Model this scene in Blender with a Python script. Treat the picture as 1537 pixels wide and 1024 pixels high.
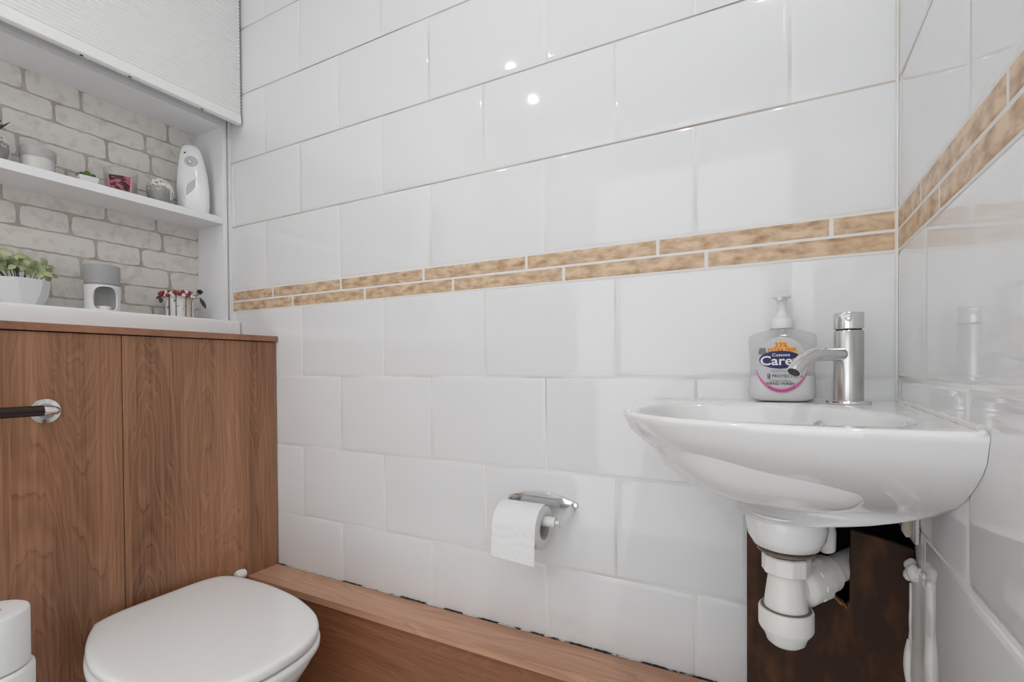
import bpy, bmesh, math, random
from math import sin, cos, pi, radians, sqrt, exp
from mathutils import Vector, Matrix, noise
for o in list(bpy.data.objects): bpy.data.objects.remove(o)
S = bpy.context.scene
COL = S.collection

# ------------------------------------------------------------------ camera, world, light, exposure
def cam_axes(y, p, r):
    f = Vector((-sin(y)*cos(p), cos(y)*cos(p), sin(p)))
    ri = Vector((cos(y), sin(y), 0)); up = ri.cross(f)
    ri2 = ri*cos(r) + up*sin(r); up2 = ri2.cross(f)
    return ri2, up2, f
ri, up, fw = cam_axes(0.4897, -0.0116, -0.0063)
cd = bpy.data.cameras.new('camera'); cam = bpy.data.objects.new('camera', cd); COL.objects.link(cam)
cd.sensor_width = 36; cd.lens = 746.62/1537*36; cd.shift_y = 47.75/1537; cd.clip_start = 0.01
M = Matrix((ri, up, -fw)).transposed().to_4x4(); M.translation = Vector((-0.1656, -0.97006, 0.02254))
cam.matrix_world = M
S.camera = cam
S.view_settings.view_transform = 'Standard'; S.view_settings.look = 'None'
S.view_settings.gamma = 1; S.view_settings.use_curve_mapping = False
S.view_settings.exposure = -0.13
W = bpy.data.worlds.new('world'); S.world = W; W.use_nodes = True
W.node_tree.nodes['Background'].inputs[0].default_value = (0.965, 0.985, 1, 1)
W.node_tree.nodes['Background'].inputs[1].default_value = 1.72
CEIL = 1.42; FLOOR = -0.94; FRONT = -1.75; LEFT = -1.70
def spot(loc, power, r):
    l = bpy.data.lights.new('downlight_bulb', 'AREA'); l.shape = 'DISK'; l.size = r*2; l.energy = power
    l.color = (1, 0.99, 0.98)
    o = bpy.data.objects.new('downlight_bulb', l); o.location = loc; COL.objects.link(o)
    return o
LAMPS = [(-1.27, -1.28, 3.4), (-0.12, -0.93, 3.6), (-0.72, -0.46, 0.5)]
for x, y, p in LAMPS: spot((x, y, CEIL-0.012), p, 0.013)

# ------------------------------------------------------------------ mesh helpers
class MB:
    def __init__(s): s.v = []; s.f = []; s.m = []
    def add(s, vs, fs, mi=0):
        n = len(s.v); s.v += [tuple(a) for a in vs]; s.f += [tuple(n+i for i in f) for f in fs]; s.m += [mi]*len(fs)
    def box(s, x0, x1, y0, y1, z0, z1, mi=0):
        s.add([(x0,y0,z0),(x1,y0,z0),(x1,y1,z0),(x0,y1,z0),(x0,y0,z1),(x1,y0,z1),(x1,y1,z1),(x0,y1,z1)],
              [(0,3,2,1),(4,5,6,7),(0,1,5,4),(1,2,6,5),(2,3,7,6),(3,0,4,7)], mi)
    def loft(s, rings, cap0=True, cap1=True, mi=0, closed=True):
        n = len(rings[0]); vs = [p for r in rings for p in r]; fs = []
        for k in range(len(rings)-1):
            for i in range(n if closed else n-1):
                j = (i+1) % n; fs.append((k*n+i, k*n+j, (k+1)*n+j, (k+1)*n+i))
        if cap0: fs.append(tuple(reversed(range(n))))
        if cap1: fs.append(tuple((len(rings)-1)*n+i for i in range(n)))
        s.add(vs, fs, mi)
    def lathe(s, prof, c=(0,0,0), n=32, axis='z', mi=0, caps=True, sx=1, sy=1):
        rings = []
        for r, h in prof:
            ring = []
            for i in range(n):
                a = 2*pi*i/n; p, q = r*cos(a)*sx, r*sin(a)*sy
                if axis == 'z': t = (p, q, h)
                elif axis == 'x': t = (h, p, q)
                else: t = (q, h, p)
                ring.append((c[0]+t[0], c[1]+t[1], c[2]+t[2]))
            rings.append(ring)
        s.loft(rings, caps, caps, mi)
    def tube(s, pts, rad, n=16, mi=0, caps=True):
        pts = [Vector(p) for p in pts]; R = rad if isinstance(rad, (list, tuple)) else [rad]*len(pts)
        rings = []; u = None
        for i, p in enumerate(pts):
            t = (pts[min(i+1, len(pts)-1)] - pts[max(i-1, 0)]).normalized()
            if u is None: u = t.orthogonal().normalized()
            u = (u - t*u.dot(t)).normalized(); w = t.cross(u)
            rings.append([p + (u*cos(2*pi*k/n) + w*sin(2*pi*k/n))*R[i] for k in range(n)])
        s.loft(rings, caps, caps, mi)
    def ball(s, c, r, n=12, mi=0, sc=(1,1,1)):
        m = max(4, n//2); rings = []
        for k in range(m+1):
            a = pi*(k+0.02*(k == 0)-0.02*(k == m))/m
            rings.append([(c[0]+r*sc[0]*sin(a)*cos(2*pi*i/n), c[1]+r*sc[1]*sin(a)*sin(2*pi*i/n), c[2]-r*sc[2]*cos(a)) for i in range(n)])
        s.loft(rings, True, True, mi)
    def prism(s, poly, f0, f1, mi=0):   # poly list of 2D; f0,f1 map to 3D
        n = len(poly); a = [f0(*p) for p in poly]; b = [f1(*p) for p in poly]
        s.add(a+b, [tuple(reversed(range(n))), tuple(range(n, 2*n))] + [(i, (i+1) % n, n+(i+1) % n, n+i) for i in range(n)], mi)
    def build(s, name, mats, parent=None, angle=35, bevel=0, segs=2, sub=0, recalc=True):
        me = bpy.data.meshes.new(name); me.from_pydata(s.v, [], s.f)
        if not isinstance(mats, (list, tuple)): mats = [mats]
        for m in mats: me.materials.append(m)
        for p, i in zip(me.polygons, s.m): p.material_index = i; p.use_smooth = True
        if recalc:
            b = bmesh.new(); b.from_mesh(me); bmesh.ops.recalc_face_normals(b, faces=b.faces); b.to_mesh(me); b.free()
        me.set_sharp_from_angle(angle=radians(angle))
        o = bpy.data.objects.new(name, me); COL.objects.link(o)
        if bevel:
            bm_ = o.modifiers.new('bevel', 'BEVEL'); bm_.width = bevel; bm_.segments = segs; bm_.limit_method = 'ANGLE'; bm_.angle_limit = radians(40); bm_.harden_normals = False
        if sub:
            sm = o.modifiers.new('sub', 'SUBSURF'); sm.levels = sub; sm.render_levels = sub
        if parent is not None:
            o.parent = parent; o.matrix_parent_inverse = Matrix.Translation(-Vector(parent.location))
        return o
def thing(name, label, cat, loc, group=None):
    o = bpy.data.objects.new(name, None); COL.objects.link(o); o.location = loc; o.empty_display_size = 0.05
    o['label'] = label; o['category'] = cat
    if group: o['group'] = group
    return o
def tag(o, label, cat, group=None):
    o['label'] = label; o['category'] = cat
    if group: o['group'] = group
    return o
def struct(o): o['kind'] = 'structure'; return o
def part_label(o, t): o['label'] = t; return o
def bez(p0, p1, p2, n=12):
    p0, p1, p2 = Vector(p0), Vector(p1), Vector(p2)
    return [p0*(1-t)**2 + p1*2*t*(1-t) + p2*t*t for t in [i/n for i in range(n+1)]]
def smooth_loop(pts, n=80):     # closed Catmull-Rom, resampled evenly
    P = [Vector((p[0], p[1], 0)) for p in pts]; m = len(P); out = []
    for i in range(m):
        a, b, c, d = P[i-1], P[i], P[(i+1) % m], P[(i+2) % m]
        for k in range(16):
            t = k/16; out.append(0.5*((2*b)+(c-a)*t+(2*a-5*b+4*c-d)*t*t+(3*b-a-3*c+d)*t**3))
    L = [0]
    for i in range(len(out)): L.append(L[-1]+(out[(i+1) % len(out)]-out[i]).length)
    res = []; j = 0
    for k in range(n):
        s = L[-1]*k/n
        while L[j+1] < s: j += 1
        t = (s-L[j])/max(1e-9, L[j+1]-L[j]); q = out[j].lerp(out[(j+1) % len(out)], t); res.append((q.x, q.y))
    return res

# ------------------------------------------------------------------ materials
def rgb(r, g, b):
    f = lambda c: (c/255/12.92) if c <= 10 else ((c/255+0.055)/1.055)**2.4
    return (f(r), f(g), f(b), 1)
def mat(name, col, rough=0.5, metal=0, coat=0, bump=None, vary=None, trans=0, ior=1.5, spec=0.5, sss=0, alpha=1):
    m = bpy.data.materials.new(name); m.use_nodes = True; nt = m.node_tree; b = nt.nodes['Principled BSDF']
    b.inputs['Base Color'].default_value = col; b.inputs['Roughness'].default_value = rough; b.inputs['Metallic'].default_value = metal
    b.inputs['Coat Weight'].default_value = coat; b.inputs['Coat Roughness'].default_value = 0.03
    b.inputs['Transmission Weight'].default_value = trans; b.inputs['IOR'].default_value = ior; b.inputs['Specular IOR Level'].default_value = spec
    b.inputs['Subsurface Weight'].default_value = sss; b.inputs['Alpha'].default_value = alpha
    tc = nt.nodes.new('ShaderNodeTexCoord')
    if vary:   # (scale, colour2, detail, lo, hi, stretch)
        sc, c2, det, lo, hi, st = vary
        mp = nt.nodes.new('ShaderNodeMapping'); mp.inputs['Scale'].default_value = st; nt.links.new(tc.outputs['Object'], mp.inputs[0])
        n = nt.nodes.new('ShaderNodeTexNoise'); n.inputs['Scale'].default_value = sc; n.inputs['Detail'].default_value = det
        r = nt.nodes.new('ShaderNodeValToRGB'); r.color_ramp.elements[0].position = lo; r.color_ramp.elements[1].position = hi
        r.color_ramp.elements[0].color = col; r.color_ramp.elements[1].color = c2
        nt.links.new(mp.outputs[0], n.inputs['Vector']); nt.links.new(n.outputs['Fac'], r.inputs[0]); nt.links.new(r.outputs[0], b.inputs['Base Color'])
    if bump:   # (scale, strength, distance)
        n = nt.nodes.new('ShaderNodeTexNoise'); n.inputs['Scale'].default_value = bump[0]; n.inputs['Detail'].default_value = 4
        bp = nt.nodes.new('ShaderNodeBump'); bp.inputs['Strength'].default_value = bump[1]; bp.inputs['Distance'].default_value = bump[2]
        nt.links.new(tc.outputs['Object'], n.inputs['Vector']); nt.links.new(n.outputs['Fac'], bp.inputs['Height']); nt.links.new(bp.outputs[0], b.inputs['Normal'])
    return m
def wood(name, dark, light, grain='z', off=(0,0,0), rough=0.35, gain=1.0):
    m = bpy.data.materials.new(name); m.use_nodes = True; nt = m.node_tree; N = nt.nodes; L = nt.links; b = N['Principled BSDF']
    tc = N.new('ShaderNodeTexCoord'); mp = N.new('ShaderNodeMapping'); mp.inputs['Location'].default_value = off
    st = {'z': (1, 1, 0.16), 'x': (0.16, 1, 1)}[grain]; mp.inputs['Scale'].default_value = st
    L.new(tc.outputs['Object'], mp.inputs[0])
    wn = N.new('ShaderNodeTexNoise'); wn.inputs['Scale'].default_value = 22; wn.inputs['Detail'].default_value = 2   # wobble of the growth rings
    L.new(mp.outputs[0], wn.inputs['Vector'])
    mx = N.new('ShaderNodeMix'); mx.data_type = 'RGBA'; mx.blend_type = 'LINEAR_LIGHT'; mx.inputs['Factor'].default_value = 0.02
    L.new(mp.outputs[0], mx.inputs['A']); L.new(wn.outputs['Color'], mx.inputs['B'])
    n1 = N.new('ShaderNodeTexNoise'); n1.inputs['Scale'].default_value = 5.5; n1.inputs['Detail'].default_value = 1.0; n1.inputs['Roughness'].default_value = 0.4
    L.new(mx.outputs['Result'], n1.inputs['Vector'])
    mu = N.new('ShaderNodeMath'); mu.operation = 'MULTIPLY'; mu.inputs[1].default_value = 34*gain; L.new(n1.outputs['Fac'], mu.inputs[0])
    fr = N.new('ShaderNodeMath'); fr.operation = 'FRACT'; L.new(mu.outputs[0], fr.inputs[0])
    r1 = N.new('ShaderNodeValToRGB'); e = r1.color_ramp.elements; e[0].position = 0; e[0].color = (0.36,)*3+(1,); e[1].position = 1; e[1].color = (0.62,)*3+(1,)
    q = e.new(0.12); q.color = (0.62,)*3+(1,); q = e.new(0.55); q.color = (0.5,)*3+(1,); q = e.new(0.85); q.color = (0.72,)*3+(1,)
    L.new(fr.outputs[0], r1.inputs[0])
    mp2 = N.new('ShaderNodeMapping'); mp2.inputs['Scale'].default_value = {'z': (220, 220, 5), 'x': (5, 220, 220)}[grain]; L.new(tc.outputs['Object'], mp2.inputs[0])
    n2 = N.new('ShaderNodeTexNoise'); n2.inputs['Scale'].default_value = 1; n2.inputs['Detail'].default_value = 3; L.new(mp2.outputs[0], n2.inputs['Vector'])
    n3 = N.new('ShaderNodeTexNoise'); n3.inputs['Scale'].default_value = 7; n3.inputs['Detail'].default_value = 2
    mp3 = N.new('ShaderNodeMapping'); mp3.inputs['Scale'].default_value = {'z': (1.6, 1.6, 0.1), 'x': (0.1, 1.6, 1.6)}[grain]; L.new(tc.outputs['Object'], mp3.inputs[0]); L.new(mp3.outputs[0], n3.inputs['Vector'])
    a1 = N.new('ShaderNodeMath'); a1.operation = 'MULTIPLY_ADD'; a1.inputs[1].default_value = 0.42; L.new(n2.outputs['Fac'], a1.inputs[0])
    a0 = N.new('ShaderNodeMath'); a0.operation = 'MULTIPLY'; a0.inputs[1].default_value = 0.42; L.new(r1.outputs[0], a0.inputs[0]); L.new(a0.outputs[0], a1.inputs[2])
    a2 = N.new('ShaderNodeMath'); a2.operation = 'MULTIPLY_ADD'; a2.inputs[1].default_value = 0.55; L.new(n3.outputs['Fac'], a2.inputs[0]); L.new(a1.outputs[0], a2.inputs[2])
    r2 = N.new('ShaderNodeValToRGB'); r2.color_ramp.elements[0].position = 0.45; r2.color_ramp.elements[1].position = 0.95
    r2.color_ramp.elements[0].color = dark; r2.color_ramp.elements[1].color = light
    L.new(a2.outputs[0], r2.inputs[0]); L.new(r2.outputs[0], b.inputs['Base Color'])
    b.inputs['Roughness'].default_value = rough
    bp = N.new('ShaderNodeBump'); bp.inputs['Strength'].default_value = 0.12; bp.inputs['Distance'].default_value = 0.0006
    L.new(n2.outputs['Fac'], bp.inputs['Height']); L.new(bp.outputs[0], b.inputs['Normal'])
    return m
def clear_mat(name, tint, fac, rough=0.05):    # thin clear plastic or glass wall
    m = bpy.data.materials.new(name); m.use_nodes = True; nt = m.node_tree; N = nt.nodes; L = nt.links
    N.remove(N['Principled BSDF']); out = N['Material Output']
    t = N.new('ShaderNodeBsdfTransparent'); t.inputs[0].default_value = tint
    g = N.new('ShaderNodeBsdfGlossy'); g.inputs['Roughness'].default_value = rough
    d = N.new('ShaderNodeBsdfDiffuse'); d.inputs[0].default_value = (0.8, 0.8, 0.8, 1)
    lw = N.new('ShaderNodeLayerWeight'); lw.inputs['Blend'].default_value = 0.5
    pw = N.new('ShaderNodeMath'); pw.operation = 'POWER'; pw.inputs[1].default_value = 4.0; L.new(lw.outputs['Facing'], pw.inputs[0])
    fz = N.new('ShaderNodeMath'); fz.operation = 'MULTIPLY_ADD'; fz.inputs[1].default_value = 0.45; fz.inputs[2].default_value = 0.03; L.new(pw.outputs[0], fz.inputs[0])
    m1 = N.new('ShaderNodeMixShader'); m1.inputs[0].default_value = fac; L.new(t.outputs[0], m1.inputs[1]); L.new(d.outputs[0], m1.inputs[2])
    m2 = N.new('ShaderNodeMixShader'); L.new(fz.outputs[0], m2.inputs[0]); L.new(m1.outputs[0], m2.inputs[1]); L.new(g.outputs[0], m2.inputs[2])
    L.new(m2.outputs[0], out.inputs[0]); return m
def emit(name, col, s):
    m = bpy.data.materials.new(name); m.use_nodes = True; b = m.node_tree.nodes['Principled BSDF']
    b.inputs['Emission Color'].default_value = col; b.inputs['Emission Strength'].default_value = s; return m

mTile = mat('white_glazed_tile', rgb(236, 237, 238), 0.05, spec=0.6, bump=(5, 0.025, 0.003))
mGrout = mat('grout', rgb(240, 239, 236), 0.8, vary=(4, rgb(206, 199, 192), 4, 0.45, 0.75, (1, 1, 1)))
mGroutD = mat('darker_grout', rgb(206, 198, 190), 0.8, vary=(3, rgb(158, 148, 138), 5, 0.4, 0.62, (1, 1, 1)))
mGroutW = mat('white_grout', rgb(236, 235, 233), 0.8)
mTrav = mat('travertine', rgb(176, 136, 98), 0.4, bump=(60, 0.15, 0.001), vary=(55, rgb(226, 200, 170), 12, 0.30, 0.60, (0.6, 0.6, 1.3)))
mPaint = mat('white_paint', rgb(240, 240, 240), 0.5)
mCeil = mat('ceiling_paint', rgb(244, 244, 244), 0.8)
mMelam = mat('white_melamine', rgb(244, 245, 247), 0.38, bump=(250, 0.06, 0.0005))
mGloss = mat('white_gloss_sill', rgb(246, 247, 248), 0.25)
mCeramic = mat('white_ceramic', rgb(242, 242, 242), 0.08, coat=0.5, spec=0.5)
mSeat = mat('white_seat_plastic', rgb(248, 249, 249), 0.16)
mChrome = mat('chrome', (0.80, 0.80, 0.80, 1), 0.12, 1, bump=(90, 0.05, 0.001))
mChrome2 = mat('brushed_chrome', (0.72, 0.72, 0.71, 1), 0.22, 1, vary=(40, (0.5, 0.5, 0.49, 1), 3, 0.4, 0.7, (1, 1, 0.2)))
mDark = mat('black_gap', rgb(18, 16, 15), 0.9)
mWood = wood('walnut_laminate_panel', rgb(84, 48, 30), rgb(192, 140, 104), gain=1.0)
mWood2 = wood('walnut_laminate_panel_second', rgb(84, 48, 30), rgb(184, 134, 100), off=(0.4, 1.37, 0.6), gain=0.9)
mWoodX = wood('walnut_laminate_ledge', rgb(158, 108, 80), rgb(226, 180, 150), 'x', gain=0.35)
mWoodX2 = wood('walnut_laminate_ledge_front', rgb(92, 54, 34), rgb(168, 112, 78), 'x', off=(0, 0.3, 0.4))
mBrick = mat('brick_print', rgb(230, 226, 219), 0.85, bump=(160, 0.5, 0.002), vary=(45, rgb(206, 201, 193), 10, 0.5, 0.78, (1, 1, 1)))
mMortar = mat('mortar_print', rgb(176, 168, 161), 0.9, vary=(30, rgb(200, 193, 186), 6, 0.4, 0.7, (1, 1, 1)))
mPaper = mat('tissue_paper', rgb(240, 240, 240), 0.95, bump=(140, 0.25, 0.001), spec=0.1)
mCard = mat('cardboard_core', rgb(205, 200, 192), 0.9)
mWhitePl = mat('white_plastic', rgb(232, 232, 231), 0.3)
mTrapPl = mat('white_waste_plastic', rgb(240, 239, 236), 0.32, bump=(30, 0.05, 0.001))
mTrapDirt = mat('grimy_plastic_joint', rgb(120, 108, 98), 0.5)
mBoard = mat('dark_brown_board', rgb(52, 31, 18), 0.55, bump=(80, 0.3, 0.001), vary=(18, rgb(104, 66, 34), 14, 0.50, 0.84, (1.8, 1.8, 0.7)), spec=0.25)
mRaw = mat('torn_board_edge', rgb(150, 105, 66), 0.9)
mSilicone = mat('old_silicone', rgb(232, 230, 227), 0.5, bump=(60, 0.5, 0.003), vary=(25, rgb(190, 187, 182), 5, 0.52, 0.8, (1, 1, 0.4)))
mBlind = mat('white_pleated_fabric', rgb(249, 249, 248), 0.85, spec=0.2)
mRail = mat('dark_bronze_tube', rgb(52, 38, 34), 0.3, 0.35)
mFloor = mat('grey_vinyl_floor', rgb(225, 224, 222), 0.5)
mBrown = mat('leaf_brown', rgb(118, 108, 98), 0.7)
mGreen = mat('leaf_green', rgb(96, 112, 72), 0.45, vary=(28, rgb(178, 188, 140), 3, 0.35, 0.62, (1, 1, 1)))
mGreenD = mat('leaf_dark_green', rgb(70, 96, 44), 0.5, vary=(60, rgb(110, 140, 70), 3, 0.4, 0.7, (1, 1, 1)))
mGreenG = mat('leaf_grey_green', rgb(58, 64, 58), 0.55)
mStem = mat('stem_brown', rgb(74, 66, 44), 0.7)
mGreyC = mat('grey_ceramic', rgb(168, 168, 169), 0.5)
mStone = mat('grey_stone', rgb(150, 147, 143), 0.6, vary=(30, rgb(176, 173, 169), 4, 0.4, 0.7, (1, 1, 1)))
mWhiteWash = mat('whitewash', rgb(226, 225, 222), 0.7)
mWax = mat('candle_wax', rgb(250, 249, 247), 0.5)
mPink = mat('pink_wax', rgb(212, 160, 166), 0.5)
mRed = mat('red_berry', rgb(158, 38, 48), 0.3)
mPearl = mat('pearl_berry', rgb(234, 232, 228), 0.2)
mBark = mat('silver_birch_bark', rgb(222, 221, 217), 0.45, vary=(120, rgb(120, 118, 114), 5, 0.6, 0.68, (1, 1, 0.7)))
mBeige = mat('beige_ribbon', rgb(196, 186, 170), 0.6)
mGlass = clear_mat('clear_glass', (0.88, 0.89, 0.89, 1), 0.16)
mBottle = clear_mat('clear_bottle_plastic', (0.975, 0.975, 0.975, 1), 0.12, 0.08)
mPump = mat('frosted_pump_plastic', rgb(236, 236, 236), 0.35, sss=0.1)
mSoap = mat('milky_soap', rgb(240, 240, 241), 0.3)
mNavy = mat('label_navy', rgb(34, 26, 92), 0.4)
mYellow = mat('label_yellow', rgb(246, 206, 110), 0.4)
mOrange = mat('label_orange', rgb(222, 96, 50), 0.4)
mLab = mat('label_grey', rgb(206, 207, 210), 0.4)
mPinkL = mat('label_pink', rgb(222, 110, 168), 0.4)
mPurple = mat('label_purple', rgb(120, 30, 110), 0.4)
mInk = mat('label_ink', rgb(60, 60, 66), 0.5)
mInkG = mat('label_grey_ink', rgb(128, 128, 132), 0.5)
mInkB = mat('label_blue_ink', rgb(150, 160, 205), 0.5)
mLabW = mat('label_white', rgb(240, 240, 244), 0.4)
mRubber = mat('black_sensor', rgb(12, 12, 12), 0.3)
mGreyPl = mat('grey_plastic', rgb(200, 202, 204), 0.4)

# ------------------------------------------------------------------ tiled walls
TH = 0.2; TW = 0.3033; G = 0.0032; BT = 0.2651
rows = [(0.2, 0.0, 0), (0.0, -0.2, 1), (-0.2, -0.4, 0), (-0.4, -0.6, 1), (-0.6, -0.8, 0), (-0.8, -1.0, 1),
        (0.4651, BT, 1), (0.6651, 0.4651, 0), (0.8651, 0.6651, 1), (1.0651, 0.8651, 0), (1.2651, 1.0651, 1), (1.4651, 1.2651, 0)]
def tile(mb, u0, u1, z0, z1, P, rnd, mi=0, strip=False):
    # P(u, z, h): a point h metres in front of the wall face
    g = G*(1.3 if strip else 1)/2; gu = 0.0028 if strip else g
    u0 += gu; u1 -= gu; z0 += g; z1 -= g
    if u1-u0 < 0.004 or z1-z0 < 0.004: return
    pr = [(0, -0.003), (0.0, -0.0009), (0.0008, -0.0004), (0.003, -0.0001), (0.004, 0)] if strip else \
         [(0, -0.003), (0.0, -0.0019), (0.0010, -0.0013), (0.0050, -0.0008), (0.0085, -0.0002), (0.0105, 0)]
    tu, tz = rnd.uniform(-1, 1)*0.0005, rnd.uniform(-1, 1)*0.0005
    if strip: tu = tz = 0
    uc, zc = (u0+u1)/2, (z0+z1)/2; rings = []
    for ins, h in pr:
        ins = min(ins, (u1-u0)*0.45, (z1-z0)*0.45)
        rings.append([P(u, z, h+(u-uc)*tu+(z-zc)*tz) for u, z in ((u0+ins, z0+ins), (u1-ins, z0+ins), (u1-ins, z1-ins), (u0+ins, z1-ins))])
    mb.loft(rings, False, True, mi)
def tiled(name, umin, umax, P, j_even, j_odd, up_j, lo_j, holes, seed):
    rnd = random.Random(seed); mb = MB()
    def joints(j0, step):
        k = math.floor((umin-j0)/step); out = [umin]
        while True:
            k += 1; x = j0+k*step
            if x >= umax-0.002: break
            if x > umin+0.002: out.append(x)
        return out+[umax]
    def lay(u0, u1, z0, z1, mi, strip):
        for (a, b, c) in holes:            # a..b in u with everything under z=c cut away
            if u1 <= a or u0 >= b or z0 >= c: continue
            if u0 < a: lay(u0, a, z0, z1, mi, strip)
            if u1 > b: lay(b, u1, z0, z1, mi, strip)
            if z1 > c: lay(max(u0, a), min(u1, b), c, z1, mi, strip)
            return
        tile(mb, u0, u1, z0, z1, P, rnd, mi, strip)
    for zt, zb, par in rows:
        js = joints(j_odd if par else j_even, TW); zt2 = min(zt, CEIL)
        for a, b in zip(js, js[1:]): lay(a, b, max(zb, FLOOR), zt2, 0, False)
    for (z0, z1), jj in (((0.2326, BT), up_j), ((0.2, 0.2326), lo_j)):
        js = joints(jj, 0.2795)
        for a, b in zip(js, js[1:]): lay(a, b, z0, z1, 2, True)
    for q0, q1 in ((0.2-G/2, BT+G/2),):      # grout flush round the border strips
        mb.add([P(umin, q0, -0.0007), P(umax, q0, -0.0007), P(umax, q1, -0.0007), P(umin, q1, -0.0007), P(umin, q0, -0.0015), P(umax, q0, -0.0015), P(umax, q1, -0.0015), P(umin, q1, -0.0015)],
               [(0,1,2,3), (7,6,5,4), (0,4,5,1), (1,5,6,2), (2,6,7,3), (3,7,4,0)], 3)
    if True:      # darker grout strips in the upper bed joints only
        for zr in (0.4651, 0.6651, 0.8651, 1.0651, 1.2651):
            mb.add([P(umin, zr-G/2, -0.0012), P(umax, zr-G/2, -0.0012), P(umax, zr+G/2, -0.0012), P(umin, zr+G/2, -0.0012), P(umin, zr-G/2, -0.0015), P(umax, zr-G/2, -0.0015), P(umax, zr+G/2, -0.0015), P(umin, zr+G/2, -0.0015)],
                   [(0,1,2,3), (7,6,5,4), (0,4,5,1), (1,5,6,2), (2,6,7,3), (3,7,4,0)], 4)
    # grout bed with the same cut outs
    us = sorted({umin, umax} | {v for h in holes for v in h[:2]})
    for a, b in zip(us, us[1:]):
        lo = FLOOR
        for h in holes:
            if a >= h[0]-1e-6 and b <= h[1]+1e-6: lo = h[2]
        mb.add([P(a, lo, -0.0014), P(b, lo, -0.0014), P(b, CEIL, -0.0014), P(a, CEIL, -0.0014),
                P(a, lo, -0.012), P(b, lo, -0.012), P(b, CEIL, -0.012), P(a, CEIL, -0.012)],
               [(0,1,2,3), (7,6,5,4), (0,4,5,1), (1,5,6,2), (2,6,7,3), (3,7,4,0)], 1)
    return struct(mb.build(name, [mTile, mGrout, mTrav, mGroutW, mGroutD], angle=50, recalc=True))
tiled('wall_back', -1.676, 0.0, lambda u, z, h: (u, -h, z), -0.1465, -0.2982, -0.0869, -0.2797, [(-0.2085, 0.0, -0.165)], 3)
tiled('wall_right', 0.0, -FRONT, lambda u, z, h: (-h, -u, z), 0.166, 0.0225, 0.139, 0.2237-0.2795, [(0.0, 0.112, -0.225)], 5)

b = MB(); b.prism([(0.004, 0.004), (-0.0026, 0.0008), (-0.0016, -0.0016), (0.0008, -0.0026)], lambda x, y: (x, y, -0.225), lambda x, y: (x, y, CEIL)); struct(b.build('trim_7', mGrout))
# rest of the shell
b = MB(); b.box(-1.9, 0.12, FRONT-0.1, 0.2, FLOOR-0.05, FLOOR); struct(b.build('floor', mFloor))
b = MB(); b.box(-1.9, 0.12, FRONT-0.1, 0.2, CEIL, CEIL+0.05); struct(b.build('ceiling', mCeil))
# wall behind the tiles (masonry)
b = MB(); b.box(-1.9, 0.12, 0.012, 0.12, FLOOR, CEIL); b.box(0.012, 0.12, FRONT, 0.012, FLOOR, CEIL); struct(b.build('wall_masonry', mDark))
bpy.data.objects['wall_masonry'].name = 'wall_outer'
# unseen front wall; doorway left open and widened to admit world fill light
b = MB(); b.box(LEFT, -1.12, FRONT-0.06, FRONT, FLOOR, CEIL); b.box(-0.10, 0.012, FRONT-0.06, FRONT, FLOOR, CEIL); b.box(-1.12, -0.10, FRONT-0.06, FRONT, 1.12, CEIL)
struct(b.build('wall_front', mPaint))
# left wall: recess with brick-print back, plain wall above, below and beyond
NB = -1.815; NF = -1.68; NZ0 = 0.17; NZ1 = 0.771; NYR = -0.0247; NYL = -1.02
b = MB()
b.box(-1.88, LEFT, FRONT, 0.012, NZ1+0.018, CEIL)
b.box(-1.88, LEFT, FRONT, NYL-0.014, FLOOR, NZ1+0.018)
b.box(-1.88, LEFT, NYL-0.014, 0.012, FLOOR, 0.112)
b.box(-1.88, NB-0.001, NYL-0.014, 0.012, 0.112, NZ1+0.018)
struct(b.build('wall_left', mPaint))

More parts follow.
